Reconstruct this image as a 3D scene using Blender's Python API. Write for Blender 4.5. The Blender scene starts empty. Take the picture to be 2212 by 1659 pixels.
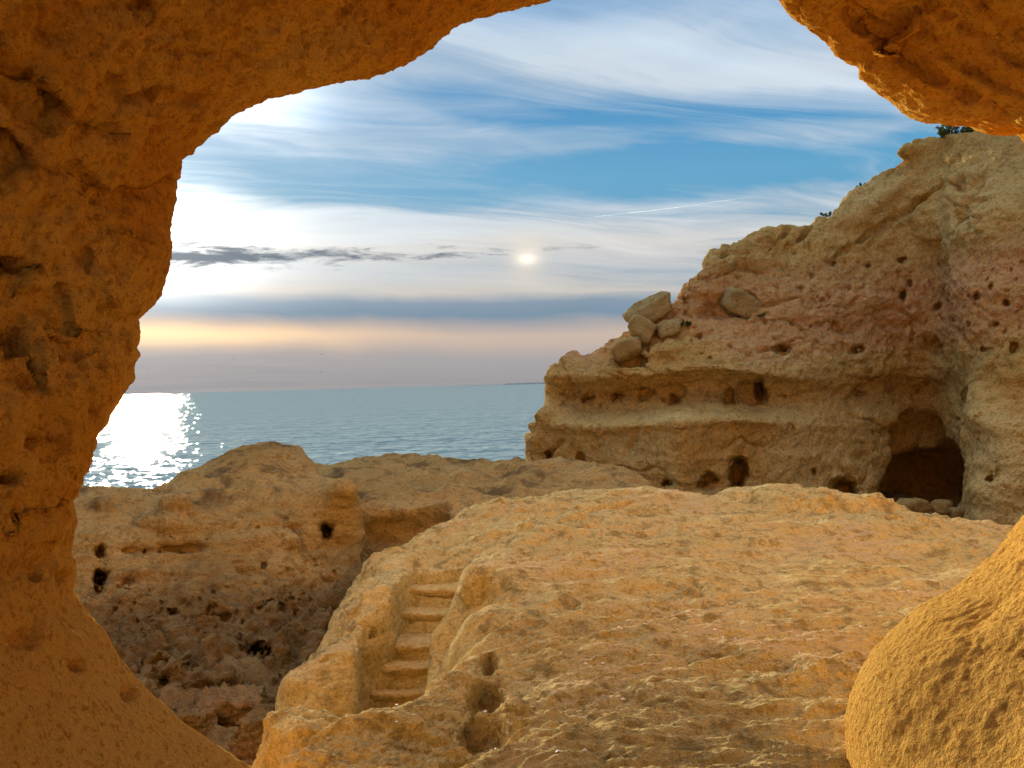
import bpy, math, random
import numpy as np
from concurrent.futures import ThreadPoolExecutor
from mathutils import Matrix, Vector

random.seed(7)
SC = bpy.context.scene
COL = SC.collection

# ------------------------------------------------------------------ camera
CZ = 11.0                      # eye height above the sea, metres
ROLL = math.radians(1.5)
FP = 1950.0                    # focal length in units of a 2212 px wide picture
cam_d = bpy.data.cameras.new('camera')
cam = bpy.data.objects.new('camera', cam_d)
COL.objects.link(cam)
cam_d.sensor_width = 36.0
cam_d.lens = 36.0 * FP / 2212.0
cam_d.clip_start = 0.05
cam_d.clip_end = 60000.0
cr, sr = math.cos(ROLL), math.sin(ROLL)
cam.matrix_world = Matrix(((cr, sr, 0, 0), (0, 0, -1, 0), (-sr, cr, 0, CZ), (0, 0, 0, 1)))
SC.camera = cam

# ------------------------------------------------------------------ light, exposure
SUN_AZ, SUN_EL = math.radians(-22.6), math.radians(9.5)
SUN_DIR = Vector((math.sin(SUN_AZ) * math.cos(SUN_EL), math.cos(SUN_AZ) * math.cos(SUN_EL), math.sin(SUN_EL)))
SKY_STRENGTH = 0.37
EXPOSURE = 1.38
sun_d = bpy.data.lights.new('sun', 'SUN')
sun_d.energy = 3.8
sun_d.angle = math.radians(3.0)
sun_d.color = (1.0, 0.86, 0.66)
sun = bpy.data.objects.new('sun', sun_d)
COL.objects.link(sun)
sun.rotation_euler = SUN_DIR.to_track_quat('Z', 'Y').to_euler()
sun.location = (-20, 40, 60)
SC.view_settings.view_transform = 'Standard'
SC.view_settings.look = 'None'
SC.view_settings.exposure = EXPOSURE
SC.view_settings.gamma = 1.0
SC.view_settings.use_curve_mapping = False
SC.cycles.use_denoising = True
SC.cycles.use_adaptive_sampling = True
SC.cycles.adaptive_threshold = 0.02
SC.cycles.max_bounces = 8
SC.cycles.diffuse_bounces = 5
SC.cycles.glossy_bounces = 3
SC.cycles.sample_clamp_indirect = 6.0
SC.cycles.caustics_reflective = False
SC.cycles.caustics_refractive = False


# ------------------------------------------------------------------ node helper
class NT:
    def __init__(s, tree):
        s.t = tree; s.n = tree.nodes; s.l = tree.links

    def put(s, sock, v):
        if v is None:
            return
        if hasattr(v, 'is_output'):
            s.l.new(v, sock)
        else:
            try:
                sock.default_value = v
            except Exception:
                sock.default_value = (v[0], v[1], v[2], 1.0)

    def new(s, typ, **kw):
        nd = s.n.new(typ)
        for k, v in kw.items():
            setattr(nd, k, v)
        return nd

    def m(s, op, a, b=None, c=None, clamp=False):
        nd = s.new('ShaderNodeMath', operation=op, use_clamp=clamp)
        s.put(nd.inputs[0], a); s.put(nd.inputs[1], b); s.put(nd.inputs[2], c)
        return nd.outputs[0]

    def vm(s, op, a, b=None):
        nd = s.new('ShaderNodeVectorMath', operation=op)
        s.put(nd.inputs[0], a); s.put(nd.inputs[1], b)
        return nd.outputs[1] if op in ('DOT_PRODUCT', 'LENGTH') else nd.outputs[0]

    def mix(s, f, a, b, blend='MIX'):
        nd = s.new('ShaderNodeMix', data_type='RGBA', blend_type=blend)
        s.put(nd.inputs[0], f); s.put(nd.inputs[6], a); s.put(nd.inputs[7], b)
        return nd.outputs[2]

    def noise(s, vec, scale, detail=4, rough=0.55, dist=0.0, out=0):
        nd = s.new('ShaderNodeTexNoise')
        s.put(nd.inputs['Vector'], vec); nd.inputs['Scale'].default_value = scale
        nd.inputs['Detail'].default_value = detail; nd.inputs['Roughness'].default_value = rough
        nd.inputs['Distortion'].default_value = dist
        return nd.outputs[out]

    def ramp(s, f, stops, interp='LINEAR'):
        nd = s.new('ShaderNodeValToRGB')
        cr_ = nd.color_ramp; cr_.interpolation = interp
        while len(cr_.elements) < len(stops):
            cr_.elements.new(0.5)
        for e, (p, c) in zip(cr_.elements, stops):
            e.position = p
            e.color = (c, c, c, 1) if not hasattr(c, '__len__') else (c[0], c[1], c[2], 1)
        s.put(nd.inputs[0], f)
        return nd.outputs[0]

    def ss(s, v, lo, hi):
        nd = s.new('ShaderNodeMapRange', interpolation_type='SMOOTHSTEP')
        s.put(nd.inputs[0], v); nd.inputs[1].default_value = lo; nd.inputs[2].default_value = hi
        nd.inputs[3].default_value = 0; nd.inputs[4].default_value = 1
        return nd.outputs[0]

    def sep(s, v):
        nd = s.new('ShaderNodeSeparateXYZ'); s.put(nd.inputs[0], v); return nd.outputs

    def comb(s, x, y, z):
        nd = s.new('ShaderNodeCombineXYZ')
        s.put(nd.inputs[0], x); s.put(nd.inputs[1], y); s.put(nd.inputs[2], z)
        return nd.outputs[0]

    def scale(s, v, k):
        return s.vm('MULTIPLY', v, k)


def lin(r, g, b):
    f = lambda c: (c / 255.0 / 12.92) if c / 255.0 <= 0.04045 else ((c / 255.0 + 0.055) / 1.055) ** 2.4
    return (f(r), f(g), f(b))


# ------------------------------------------------------------------ sky
def build_world():
    w = bpy.data.worlds.new('World'); SC.world = w; w.use_nodes = True
    k = NT(w.node_tree); k.n.clear()
    D = k.new('ShaderNodeTexCoord').outputs['Generated']
    x, y, z = k.sep(D)
    az = k.m('MULTIPLY', k.m('ARCTAN2', x, y), 57.29578)
    el = k.m('MULTIPLY', k.m('ARCSINE', z), 57.29578)
    # clear air: Nishita
    sk = k.new('ShaderNodeTexSky', sky_type='NISHITA')
    sk.sun_disc = False
    sk.sun_elevation = SUN_EL; sk.sun_rotation = SUN_AZ
    sk.air_density = 1.0; sk.dust_density = 1.2; sk.ozone_density = 2.0
    clear = k.scale(sk.outputs[0], (0.075, 0.075, 0.075))
    blue = k.ramp(k.m('DIVIDE', el, 60.0), [(0.0, lin(150, 170, 185)), (0.13, lin(100, 165, 200)), (0.21, lin(100, 172, 214)),
                                            (0.28, lin(78, 155, 208)), (0.42, lin(110, 165, 212)), (1.0, lin(120, 170, 215))])
    clear = k.mix(0.88, clear, blue)
    # layered cloud cover by elevation, its edges warped by stretched noise
    wv = k.comb(k.m('MULTIPLY', az, 0.050), k.m('MULTIPLY', el, 0.13), 3.1)
    warp = k.m('SUBTRACT', k.noise(wv, 1.0, 4, 0.5, 0.8), 0.5)
    elw = k.m('ADD', el, k.m('MULTIPLY', warp, k.m('ADD', 0.8, k.m('MULTIPLY', el, 0.30))))
    # the decks dip towards the right
    elw = k.m('ADD', elw, k.m('MULTIPLY', k.m('SINE', k.m('MULTIPLY', az, 0.0174533)), 1.4))
    e01 = k.m('DIVIDE', elw, 40.0, clamp=True)
    band = [(0.0, 0.95), (3.0, 0.95), (3.9, 0.92), (4.6, 0.93), (5.8, 0.96), (8.5, 0.95), (10.0, 0.92),
            (11.0, 0.74), (11.7, 0.30), (13.0, 0.14), (13.8, 0.28), (14.6, 0.72), (15.3, 0.58), (16.2, 0.16), (17.2, 0.32),
            (18.6, 0.84), (20.5, 0.66), (24.0, 0.52), (40.0, 0.80)]
    cover = k.ramp(e01, [(p / 40.0, c) for p, c in band])
    bandc = [(0.0, lin(160, 157, 160)), (1.6, lin(174, 168, 168)), (2.5, lin(200, 182, 170)), (3.1, lin(210, 188, 172)),
             (3.9, lin(176, 170, 170)), (4.5, lin(126, 150, 170)), (5.3, lin(140, 158, 176)), (6.0, lin(208, 202, 194)), (7.4, lin(192, 198, 203)),
             (8.8, lin(214, 212, 208)), (10.2, lin(208, 216, 222)), (12.0, lin(196, 212, 226)), (15.0, lin(204, 217, 230)), (19.0, lin(204, 217, 229)),
             (23.0, lin(162, 190, 220)), (28.0, lin(166, 192, 220)), (40.0, lin(190, 206, 224))]
    ccol = k.ramp(e01, [(p / 40.0, c) for p, c in bandc])
    # overcast brightening towards the zenith, strengthened out of view to light the rocks
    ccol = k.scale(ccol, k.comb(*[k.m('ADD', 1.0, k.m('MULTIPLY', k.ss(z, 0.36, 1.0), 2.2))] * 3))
    # wispy cirrus in the plane of the cloud deck
    zz = k.m('ADD', k.m('MAXIMUM', z, 0.0), 0.10)
    px = k.m('DIVIDE', x, zz); py = k.m('DIVIDE', y, zz)
    u = k.m('ADD', k.m('MULTIPLY', px, 0.86), k.m('MULTIPLY', py, 0.42))
    v = k.m('SUBTRACT', k.m('MULTIPLY', py, 0.90), k.m('MULTIPLY', px, 0.34))
    pw = k.comb(k.m('MULTIPLY', u, 0.55), k.m('MULTIPLY', v, 1.0), 0.0)
    wob = k.noise(pw, 0.7, 3, 0.5, 0.0, out=1)
    pv = k.vm('ADD', k.comb(k.m('MULTIPLY', u, 0.42), k.m('MULTIPLY', v, 1.7), 0.7), k.scale(wob, (1.6, 2.6, 0.5)))
    ci = k.noise(pv, 1.0, 7, 0.58, 0.7)
    pv2 = k.vm('ADD', k.comb(k.m('MULTIPLY', u, 1.3), k.m('MULTIPLY', v, 5.0), 4.7), k.scale(wob, (3.0, 7.0, 1.0)))
    ci2 = k.noise(pv2, 1.0, 6, 0.6, 0.3)
    wisp = k.m('ADD', k.m('MULTIPLY', ci, 0.68), k.m('MULTIPLY', ci2, 0.32))
    mod = k.m('MULTIPLY', k.m('SUBTRACT', wisp, 0.50), 4.6)
    lowfade = k.ss(el, 3.0, 9.0)
    cover = k.m('ADD', cover, k.m('MULTIPLY', mod, k.m('ADD', 0.12, k.m('MULTIPLY', lowfade, 0.75))), clamp=True)
    bright = k.m('ADD', 1.0, k.m('MULTIPLY', k.m('MULTIPLY', k.m('SUBTRACT', wisp, 0.5), 1.0), lowfade))
    ccol = k.scale(ccol, k.comb(bright, bright, bright))
    col = k.mix(cover, clear, ccol)
    # angular distance to the sun: whitening and warm glow in the veil of cloud
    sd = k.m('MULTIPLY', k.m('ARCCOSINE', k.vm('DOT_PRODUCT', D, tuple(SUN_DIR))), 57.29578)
    fwd = k.m('ADD', 0.48, k.m('MULTIPLY', k.ss(sd, 140.0, 45.0), 0.52))  # forward scattering, deepened away from the sun to darken camera-facing rock
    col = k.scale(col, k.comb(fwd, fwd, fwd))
    daz = k.m('SUBTRACT', az, math.degrees(SUN_AZ))
    g1 = k.m('EXPONENT', k.m('MULTIPLY', k.m('POWER', k.m('DIVIDE', sd, 5.5), 2.0), -1.0))
    g2 = k.m('EXPONENT', k.m('MULTIPLY', k.m('POWER', k.m('DIVIDE', sd, 12.5), 2.0), -1.0))
    g3 = k.m('EXPONENT', k.m('MULTIPLY', k.m('DIVIDE', sd, 30.0), -1.0))
    dense = k.m('MULTIPLY', cover, k.ss(el, 4.0, 7.5))
    glow = k.m('ADD', k.m('MULTIPLY', g1, 1.8), k.m('MULTIPLY', g2, 0.42))
    glow = k.m('MULTIPLY', glow, k.m('ADD', 0.12, k.m('MULTIPLY', dense, 0.9)))
    col = k.vm('ADD', col, k.scale(k.comb(glow, glow, glow), (1.0, 0.97, 0.90)))
    # a sunlit bank of cloud above the sun
    pb = k.m('ADD', k.m('POWER', k.m('DIVIDE', k.m('ABSOLUTE', k.m('SUBTRACT', az, -15.6)), 4.2), 2.0), k.m('POWER', k.m('DIVIDE', k.m('ABSOLUTE', k.m('SUBTRACT', elw, 16.6)), 1.7), 2.0))
    pb = k.m('MULTIPLY', k.m('EXPONENT', k.m('MULTIPLY', pb, -1.0)), k.ss(wisp, 0.36, 0.5))
    col = k.vm('ADD', col, k.scale(k.comb(pb, pb, pb), (0.85, 0.83, 0.80)))
    # low yellow band under the sun
    lowb = k.m('EXPONENT', k.m('MULTIPLY', k.m('POWER', k.m('DIVIDE', k.m('SUBTRACT', elw, 3.05), 0.75), 2.0), -1.0))
    laz = k.m('EXPONENT', k.m('MULTIPLY', k.m('POWER', k.m('DIVIDE', daz, 11.0), 2.0), -1.0))
    lb = k.m('MULTIPLY', lowb, laz)
    col = k.vm('ADD', col, k.scale(k.comb(lb, lb, lb), (0.75, 0.42, 0.08)))
    # dark scrap of low cloud right of the sun
    n3 = k.noise(k.comb(k.m('MULTIPLY', az, 0.34), k.m('MULTIPLY', el, 1.7), 9.0), 1.0, 8, 0.66, 0.4)
    dcl = k.m('SUBTRACT', el, k.m('ADD', 8.15, k.m('MULTIPLY', k.m('ADD', az, 15.0), 0.015)))
    thick = k.ramp(k.m('DIVIDE', k.m('ADD', az, 30.0), 40.0), [(0.0, 0.0), (0.08, 0.75), (0.30, 0.75), (0.42, 0.50), (0.60, 0.26), (0.80, 0.12), (1.0, 0.0)])
    dm = k.m('SUBTRACT', k.m('ADD', thick, k.m('MULTIPLY', k.m('SUBTRACT', n3, 0.5), 2.4)), k.m('MULTIPLY', k.m('ABSOLUTE', dcl), 0.85))
    dmask = k.m('MULTIPLY', k.ss(dm, -0.05, 0.62), k.ss(thick, 0.01, 0.12))
    col = k.mix(k.m('MULTIPLY', dmask, 0.93), col, lin(104, 118, 132))
    # parhelion 23 degrees right of the sun
    pd = Vector((math.sin(math.radians(1.15)) * math.cos(math.radians(7.85)), math.cos(math.radians(1.15)) * math.cos(math.radians(7.85)), math.sin(math.radians(7.85))))
    da = k.m('SUBTRACT', az, 1.15); de = k.m('SUBTRACT', el, 7.85)
    q = k.m('ADD', k.m('POWER', k.m('DIVIDE', k.m('ABSOLUTE', da), 0.62), 2.0), k.m('POWER', k.m('DIVIDE', k.m('ABSOLUTE', de), 0.36), 2.0))
    q2 = k.m('ADD', k.m('POWER', k.m('DIVIDE', k.m('ABSOLUTE', da), 1.1), 2.0), k.m('POWER', k.m('DIVIDE', k.m('ABSOLUTE', de), 1.1), 2.0))
    s1 = k.m('EXPONENT', k.m('MULTIPLY', q, -1.0)); s2 = k.m('EXPONENT', k.m('MULTIPLY', q2, -1.0))
    col = k.vm('ADD', col, k.scale(k.comb(s1, s1, s1), (0.42, 0.38, 0.30)))
    col = k.vm('ADD', col, k.scale(k.comb(s2, s2, s2), (0.22, 0.13, 0.02)))
    # below the horizon: dull sea grey
    col = k.mix(k.ss(el, -1.2, -0.2), lin(120, 128, 132), col)
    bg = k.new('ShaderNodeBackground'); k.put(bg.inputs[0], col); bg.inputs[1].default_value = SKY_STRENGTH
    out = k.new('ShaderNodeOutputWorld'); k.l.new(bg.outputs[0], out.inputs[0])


build_world()

# ------------------------------------------------------------------ numeric tools
_rng = np.random.default_rng(11)
_PERM = np.concatenate([_rng.permutation(256)] * 3).astype(np.int32)
_G = _rng.normal(size=(256, 3)).astype(np.float32)
_G /= np.linalg.norm(_G, axis=1, keepdims=True)
_R4 = _rng.random((256, 4)).astype(np.float32)


_POOL = ThreadPoolExecutor(4)


def _par(fn, P):
    """run a point-wise function over chunks on four threads"""
    P = np.asarray(P, np.float32)
    if len(P) < 20000:
        return fn(P)
    ch = [P[i:i + 16384] for i in range(0, len(P), 16384)]
    return np.concatenate(list(_POOL.map(fn, ch)))


def gn(P):
    return _par(_gn, P)


def _gn(P):
    """gradient noise, about -1..1"""
    I = np.floor(P).astype(np.int32); F = P - I; I &= 255
    W = F * F * F * (F * (F * 6 - 15) + 10)
    res = np.zeros(len(P), np.float32)
    for dx in (0, 1):
        wx = W[:, 0] if dx else 1 - W[:, 0]
        hx = _PERM[I[:, 0] + dx]
        for dy in (0, 1):
            wy = wx * (W[:, 1] if dy else 1 - W[:, 1])
            hy = _PERM[hx + I[:, 1] + dy]
            for dz in (0, 1):
                g = _G[_PERM[hy + I[:, 2] + dz]]
                res += wy * (W[:, 2] if dz else 1 - W[:, 2]) * (g[:, 0] * (F[:, 0] - dx) + g[:, 1] * (F[:, 1] - dy) + g[:, 2] * (F[:, 2] - dz))
    return res * 1.6


def fbm(P, scale, oct_=4, gain=0.5, kind='n', seed=0.0):
    """scale may be a 3-vector: cycles per metre"""
    return _par(lambda q: _fbm(q, scale, oct_, gain, kind, seed), P)


def _fbm(P, scale, oct_, gain, kind, seed):
    P = P * np.asarray(scale, np.float32) + np.float32(seed)
    a, s, r = 1.0, 0.0, np.zeros(len(P), np.float32)
    for o in range(oct_):
        n = _gn(P)
        if kind == 'b':
            n = np.abs(n) * 2 - 0.55
        elif kind == 'r':
            n = 0.55 - np.abs(n) * 2
        r += a * n; s += a; a *= gain
        P = P * 2.03 + 17.3
    return r / s


def pits(P, cell, prob, rmin=0.15, rmax=0.42, seed=0, stretch=(1, 1, 1)):
    """0..1 mask of scattered round pits"""
    return _par(lambda q: _pits(q, cell, prob, rmin, rmax, seed, stretch), P)


def _pits(P, cell, prob, rmin, rmax, seed, stretch):
    Q = P / np.float32(cell) * np.asarray(stretch, np.float32) + np.float32(0.37 + seed * 7.1)
    B = np.floor(Q - 0.5).astype(np.int32)
    res = np.zeros(len(Q), np.float32)
    for dx in (0, 1):
        for dy in (0, 1):
            for dz in (0, 1):
                C = B + np.array([dx, dy, dz], np.int32)
                M = C & 255
                h = _PERM[_PERM[_PERM[M[:, 0]] + M[:, 1]] + M[:, 2]]
                r4 = _R4[h]; r5 = _R4[_PERM[h + 57]]
                ctr = C + 0.35 + 0.3 * r4[:, :3]
                rad = rmin + (rmax - rmin) * r5[:, 1] ** 2
                d = np.sqrt(((Q - ctr) ** 2).sum(1)) / rad
                v = np.clip(1 - d, 0, 1); v = v * v * (3 - 2 * v)
                res = np.maximum(res, np.where(r5[:, 0] < prob, v, 0))
    return res


def cracks(P, f, w, seed=0.0, mf=0.5, lo=0.0):
    """thin wandering joints, 0..1"""
    f = np.asarray(f, float)
    Q = P + 0.35 / f.max() * np.stack([gn(P * f.max() * 1.3 + 3 + seed), gn(P * f.max() * 1.3 + 11 + seed), gn(P * f.max() * 1.3 + 23 + seed)], 1)
    n = gn(Q * f + seed)
    m = np.clip((gn(P * mf + seed * 1.7) - lo) / 0.3, 0, 1)
    return np.exp(-(n / w) ** 2) * m


def sstep(x, lo, hi):
    t = np.clip((x - lo) / (hi - lo), 0, 1)
    return t * t * (3 - 2 * t)


def smax(a, b, k):
    h = np.clip(0.5 + 0.5 * (a - b) / k, 0, 1)
    return b * (1 - h) + a * h + k * h * (1 - h)


def smin(a, b, k):
    return -smax(-a, -b, k)


def UV(x, y):
    u = (np.asarray(x, float) - 1106.0) / FP; v = (829.5 - np.asarray(y, float)) / FP
    return u * cr + v * sr, -u * sr + v * cr


def at(x, y, d):
    """a spot seen at (x, y) of the 2212 px view, d metres off along the view axis (relative to the eye)"""
    U, V = UV(x, y)
    return np.stack([U * d, d + 0 * U, V * d], -1)


def atz(x, y, z):
    U, V = UV(x, y)
    d = z / V
    return np.stack([U * d, d + 0 * U, np.asarray(z, float) + 0 * U], -1)


class RBF:
    def __init__(s, pts, vals, smooth=1e-4):
        s.p = np.asarray(pts, float); v = np.asarray(vals, float)
        n, d = s.p.shape
        r = np.linalg.norm(s.p[:, None] - s.p[None], axis=2)
        A = np.zeros((n + d + 1, n + d + 1))
        A[:n, :n] = r + np.eye(n) * -smooth
        A[:n, n] = 1; A[n, :n] = 1
        A[:n, n + 1:] = s.p; A[n + 1:, :n] = s.p.T
        b = np.concatenate([v, np.zeros(d + 1)])
        s.w = np.linalg.solve(A, b)

    def __call__(s, q):
        n = len(s.p); out = np.empty(len(q))
        for i in range(0, len(q), 40000):
            qq = q[i:i + 40000]
            r = np.sqrt(sum((qq[:, None, k] - s.p[None, :, k]) ** 2 for k in range(s.p.shape[1])))
            out[i:i + 40000] = r @ s.w[:n] + s.w[n] + qq @ s.w[n + 1:]
        return out


def surfnet(F, o, st, closed=True):
    """dual mesh of F = 0 (inside F < 0); returns verts in grid space, quads"""
    o = np.asarray(o, float)
    if closed:
        F = np.pad(F, 1, constant_values=1.0); o = o - np.asarray(st, float)
    S = F < 0
    n0, n1, n2 = (d - 1 for d in F.shape)
    cnt = np.zeros((n0, n1, n2), np.int8)
    for i in (0, 1):
        for j in (0, 1):
            for k in (0, 1):
                cnt += S[i:i + n0, j:j + n1, k:k + n2]
    act = (cnt > 0) & (cnt < 8)
    idx = np.argwhere(act)
    ids = np.full(act.shape, -1, np.int32); ids[act] = np.arange(len(idx))
    cs = [(i, j, k) for i in (0, 1) for j in (0, 1) for k in (0, 1)]
    val = {c: F[idx[:, 0] + c[0], idx[:, 1] + c[1], idx[:, 2] + c[2]] for c in cs}
    acc = np.zeros((len(idx), 3)); num = np.zeros(len(idx))
    for c in cs:
        for ax in range(3):
            if c[ax] == 0:
                e = list(c); e[ax] = 1; e = tuple(e)
                f0, f1 = val[c], val[e]
                mk = (f0 < 0) != (f1 < 0)
                t = np.where(mk, f0 / np.where(mk, f0 - f1, 1), 0)
                p = np.tile(np.array(c, float), (len(idx), 1)); p[:, ax] = t
                acc += p * mk[:, None]; num += mk
    V = (idx + acc / num[:, None]) * np.asarray(st) + o
    quads = []
    for ax in range(3):
        b, c = (ax + 1) % 3, (ax + 2) % 3
        sl0 = [slice(1, -1)] * 3; sl1 = [slice(1, -1)] * 3
        sl0[ax] = slice(0, -1); sl1[ax] = slice(1, None)
        s0, s1 = S[tuple(sl0)], S[tuple(sl1)]
        for flip in (0, 1):
            e = np.argwhere(s0 & ~s1 if not flip else ~s0 & s1)
            if not len(e):
                continue
            base = e.copy(); base[:, b] += 1; base[:, c] += 1
            def cell(db, dc):
                q = base.copy(); q[:, b] -= db; q[:, c] -= dc
                return ids[q[:, 0], q[:, 1], q[:, 2]]
            Q = np.stack([cell(1, 1), cell(0, 1), cell(0, 0), cell(1, 0)], 1)
            quads.append(Q[:, ::-1] if flip else Q)
    return V, np.concatenate(quads)


def mk_mesh(name, V, Q, smooth=True):
    me = bpy.data.meshes.new(name)
    V = np.asarray(V, np.float32); Q = np.asarray(Q, np.int32)
    me.vertices.add(len(V)); me.vertices.foreach_set('co', V.ravel())
    k = Q.shape[1]
    me.loops.add(Q.size); me.loops.foreach_set('vertex_index', Q.ravel())
    me.polygons.add(len(Q)); me.polygons.foreach_set('loop_start', np.arange(0, Q.size, k, dtype=np.int32))
    me.update(calc_edges=True)
    if smooth:
        me.polygons.foreach_set('use_smooth', np.ones(len(me.polygons), bool))
    return me


def coords(me):
    a = np.empty(len(me.vertices) * 3, np.float32); me.vertices.foreach_get('co', a); return a.reshape(-1, 3)


def normals(me):
    me.update()
    a = np.empty(len(me.vertices) * 3, np.float32); me.vertex_normals.foreach_get('vector', a); return a.reshape(-1, 3)


def set_coords(me, P):
    me.vertices.foreach_set('co', np.asarray(P, np.float32).ravel()); me.update()


def subdiv(me, lv=1):
    if lv <= 0:
        return me
    ob = bpy.data.objects.new('tmp', me); COL.objects.link(ob)
    md = ob.modifiers.new('s', 'SUBSURF'); md.levels = lv; md.render_levels = lv
    dg = bpy.context.evaluated_depsgraph_get()
    m2 = bpy.data.meshes.new_from_object(ob.evaluated_get(dg))
    bpy.data.objects.remove(ob); bpy.data.meshes.remove(me)
    m2.polygons.foreach_set('use_smooth', np.ones(len(m2.polygons), bool))
    return m2


def displace(me, *fns):
    """each fn(P, N) gives metres along the normal (or a vector); P relative to the eye"""
    for fn in fns:
        P = coords(me).astype(np.float64); P[:, 2] -= CZ
        N = normals(me)
        d = fn(P, N)
        P2 = P + (d[:, None] * N if d.ndim == 1 else d)
        P2[:, 2] += CZ
        set_coords(me, P2)


def add(name, me, mat, label=None, cat=None, kind=None, parent=None, group=None):
    o = bpy.data.objects.new(name, me); COL.objects.link(o)
    me.name = name
    if mat:
        me.materials.clear(); me.materials.append(mat)
    if label: o['label'] = label
    if cat: o['category'] = cat
    if kind: o['kind'] = kind
    if group: o['group'] = group
    if parent: o.parent = parent
    return o


def grid_abc(a0, a1, b0, b1, c0, c1, s):
    """perspective-friendly sampling grid: a = X/Y, b = Z/Y, c = ln Y; only the sampling is finer near the eye, the field is world space"""
    A = np.arange(a0, a1 + s, s); B = np.arange(b0, b1 + s, s); C = np.arange(math.log(c0), math.log(c1) + s, s)
    return A.astype(np.float32), B.astype(np.float32), C.astype(np.float32)


def abc_mesh(name, F, A, B, C, s, lv, keep=None):
    V, Q = surfnet(F.astype(np.float32), (A[0], B[0], C[0]), (s, s, s), False)
    if keep is not None:
        ok = keep(V); Q = Q[ok[Q].any(1)]
        used = np.unique(Q); mp = np.zeros(len(V), np.int64); mp[used] = np.arange(len(used)); V = V[used]; Q = mp[Q]
    Y = np.exp(V[:, 2]); P = np.stack([V[:, 0] * Y, Y, V[:, 1] * Y + CZ], 1)
    me = mk_mesh(name, P, Q[:, ::-1])
    return subdiv(me, lv)


SURF = {}


def surf_c(F, A, B, C, a, b, d):
    i = min(len(A) - 1, max(0, int(round((a - A[0]) / (A[1] - A[0]))))); j = min(len(B) - 1, max(0, int(round((b - B[0]) / (B[1] - B[0])))))
    if 'map' in SURF:
        return float(C[SURF['map'][i, j]])
    w = np.flatnonzero(F[i, j] < 0)
    return float(C[w[0]]) if len(w) else math.log(d)


def carve(F, A, B, C, x, y, rx, ry, d, depth=1.0, back=0.0, k=0.004, tilt=0.0):
    """scoop an ellipsoid out of field F: seen at (x, y), half-size rx, ry in view px, at distance d, depth ratio"""
    a, b = UV(x, y); ra, rb = rx / FP, ry / FP; rc = depth * max(ra, rb); c = surf_c(F, A, B, C, a, b, d) + back * rc
    i0, i1 = np.searchsorted(A, [a - 1.6 * ra - .02, a + 1.6 * ra + .02]); j0, j1 = np.searchsorted(B, [b - 1.6 * rb - .02, b + 1.6 * rb + .02])
    k0, k1 = np.searchsorted(C, [c - 1.6 * rc - .02, c + 1.6 * rc + .02])
    if i1 <= i0 or j1 <= j0 or k1 <= k0:
        return
    da = A[i0:i1, None, None] - a; db = B[None, j0:j1, None] - b
    if tilt:
        ct, st = math.cos(tilt), math.sin(tilt); da, db = da * ct + db * st, db * ct - da * st
    g = np.sqrt((da / ra) ** 2 + (db / rb) ** 2 + ((C[None, None, k0:k1] - c) / rc) ** 2)
    g = (g - 1) * min(ra, rb, rc)
    sub = F[i0:i1, j0:j1, k0:k1]
    F[i0:i1, j0:j1, k0:k1] = smax(sub, -g, min(k, 0.3 * min(ra, rb)))


def view_px(P):
    y = np.maximum(P[:, 1], 0.3); U_, V_ = P[:, 0] / y, P[:, 2] / y
    return 1106 + FP * (U_ * cr - V_ * sr), 829.5 - FP * (U_ * sr + V_ * cr)


def poke(P, N, holes):
    """push round or slit holes into a face; holes: (x, y, rx, ry, metres[, tilt])"""
    x, y = view_px(P); d = np.zeros(len(P)); front = (P * N).sum(1) < 0
    for h in holes:
        t = h[5] if len(h) > 5 else 0.0
        R = 1.5 * max(h[2], h[3])
        idx = np.flatnonzero((np.abs(x - h[0]) < R) & (np.abs(y - h[1]) < R) & front)
        if not len(idx):
            continue
        yy = P[idx, 1]; idx = idx[yy < np.median(yy) * 1.12]
        dx, dy = x[idx] - h[0], y[idx] - h[1]
        if t:
            dx, dy = dx * math.cos(t) + dy * math.sin(t), dy * math.cos(t) - dx * math.sin(t)
        ang = np.arctan2(dy, dx); wob = 1 + 0.20 * np.sin(2 * ang + h[0]) + 0.14 * np.sin(3 * ang + h[1]) + 0.10 * np.sin(5 * ang + h[0] + h[1])
        g = np.sqrt((dx / h[2]) ** 2 + (dy / h[3]) ** 2) / wob
        d[idx] = np.maximum(d[idx], h[4] * sstep(1.2 - g, 0.0, 0.75))
    L = np.linalg.norm(P, axis=1, keepdims=True)
    return P / L * d[:, None]


def heap(F, A, B, C, x, y, rx, ry, d, depth=1.0, back=0.0, k=0.006, tilt=0.0):
    """melt an ellipsoid onto field F"""
    a, b = UV(x, y); ra, rb = rx / FP, ry / FP; rc = depth * max(ra, rb); c = surf_c(F, A, B, C, a, b, d) + back * rc
    i0, i1 = np.searchsorted(A, [a - 1.8 * ra - .02, a + 1.8 * ra + .02]); j0, j1 = np.searchsorted(B, [b - 1.8 * rb - .02, b + 1.8 * rb + .02])
    k0, k1 = np.searchsorted(C, [c - 1.8 * rc - .02, c + 1.8 * rc + .02])
    if i1 <= i0 or j1 <= j0 or k1 <= k0:
        return
    da = A[i0:i1, None, None] - a; db = B[None, j0:j1, None] - b
    if tilt:
        ct, st = math.cos(tilt), math.sin(tilt); da, db = da * ct + db * st, db * ct - da * st
    g = np.sqrt((da / ra) ** 2 + (db / rb) ** 2 + ((C[None, None, k0:k1] - c) / rc) ** 2)
    g = (g - 1) * min(ra, rb, rc)
    sub = F[i0:i1, j0:j1, k0:k1]
    F[i0:i1, j0:j1, k0:k1] = smin(sub, g, k)


def outline(pts):
    """b as a function of a along a left-to-right list of view pixels"""
    U, V = UV([p[0] for p in pts], [p[1] for p in pts])
    o = np.argsort(U)
    return lambda A: np.interp(A, U[o], V[o])


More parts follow.
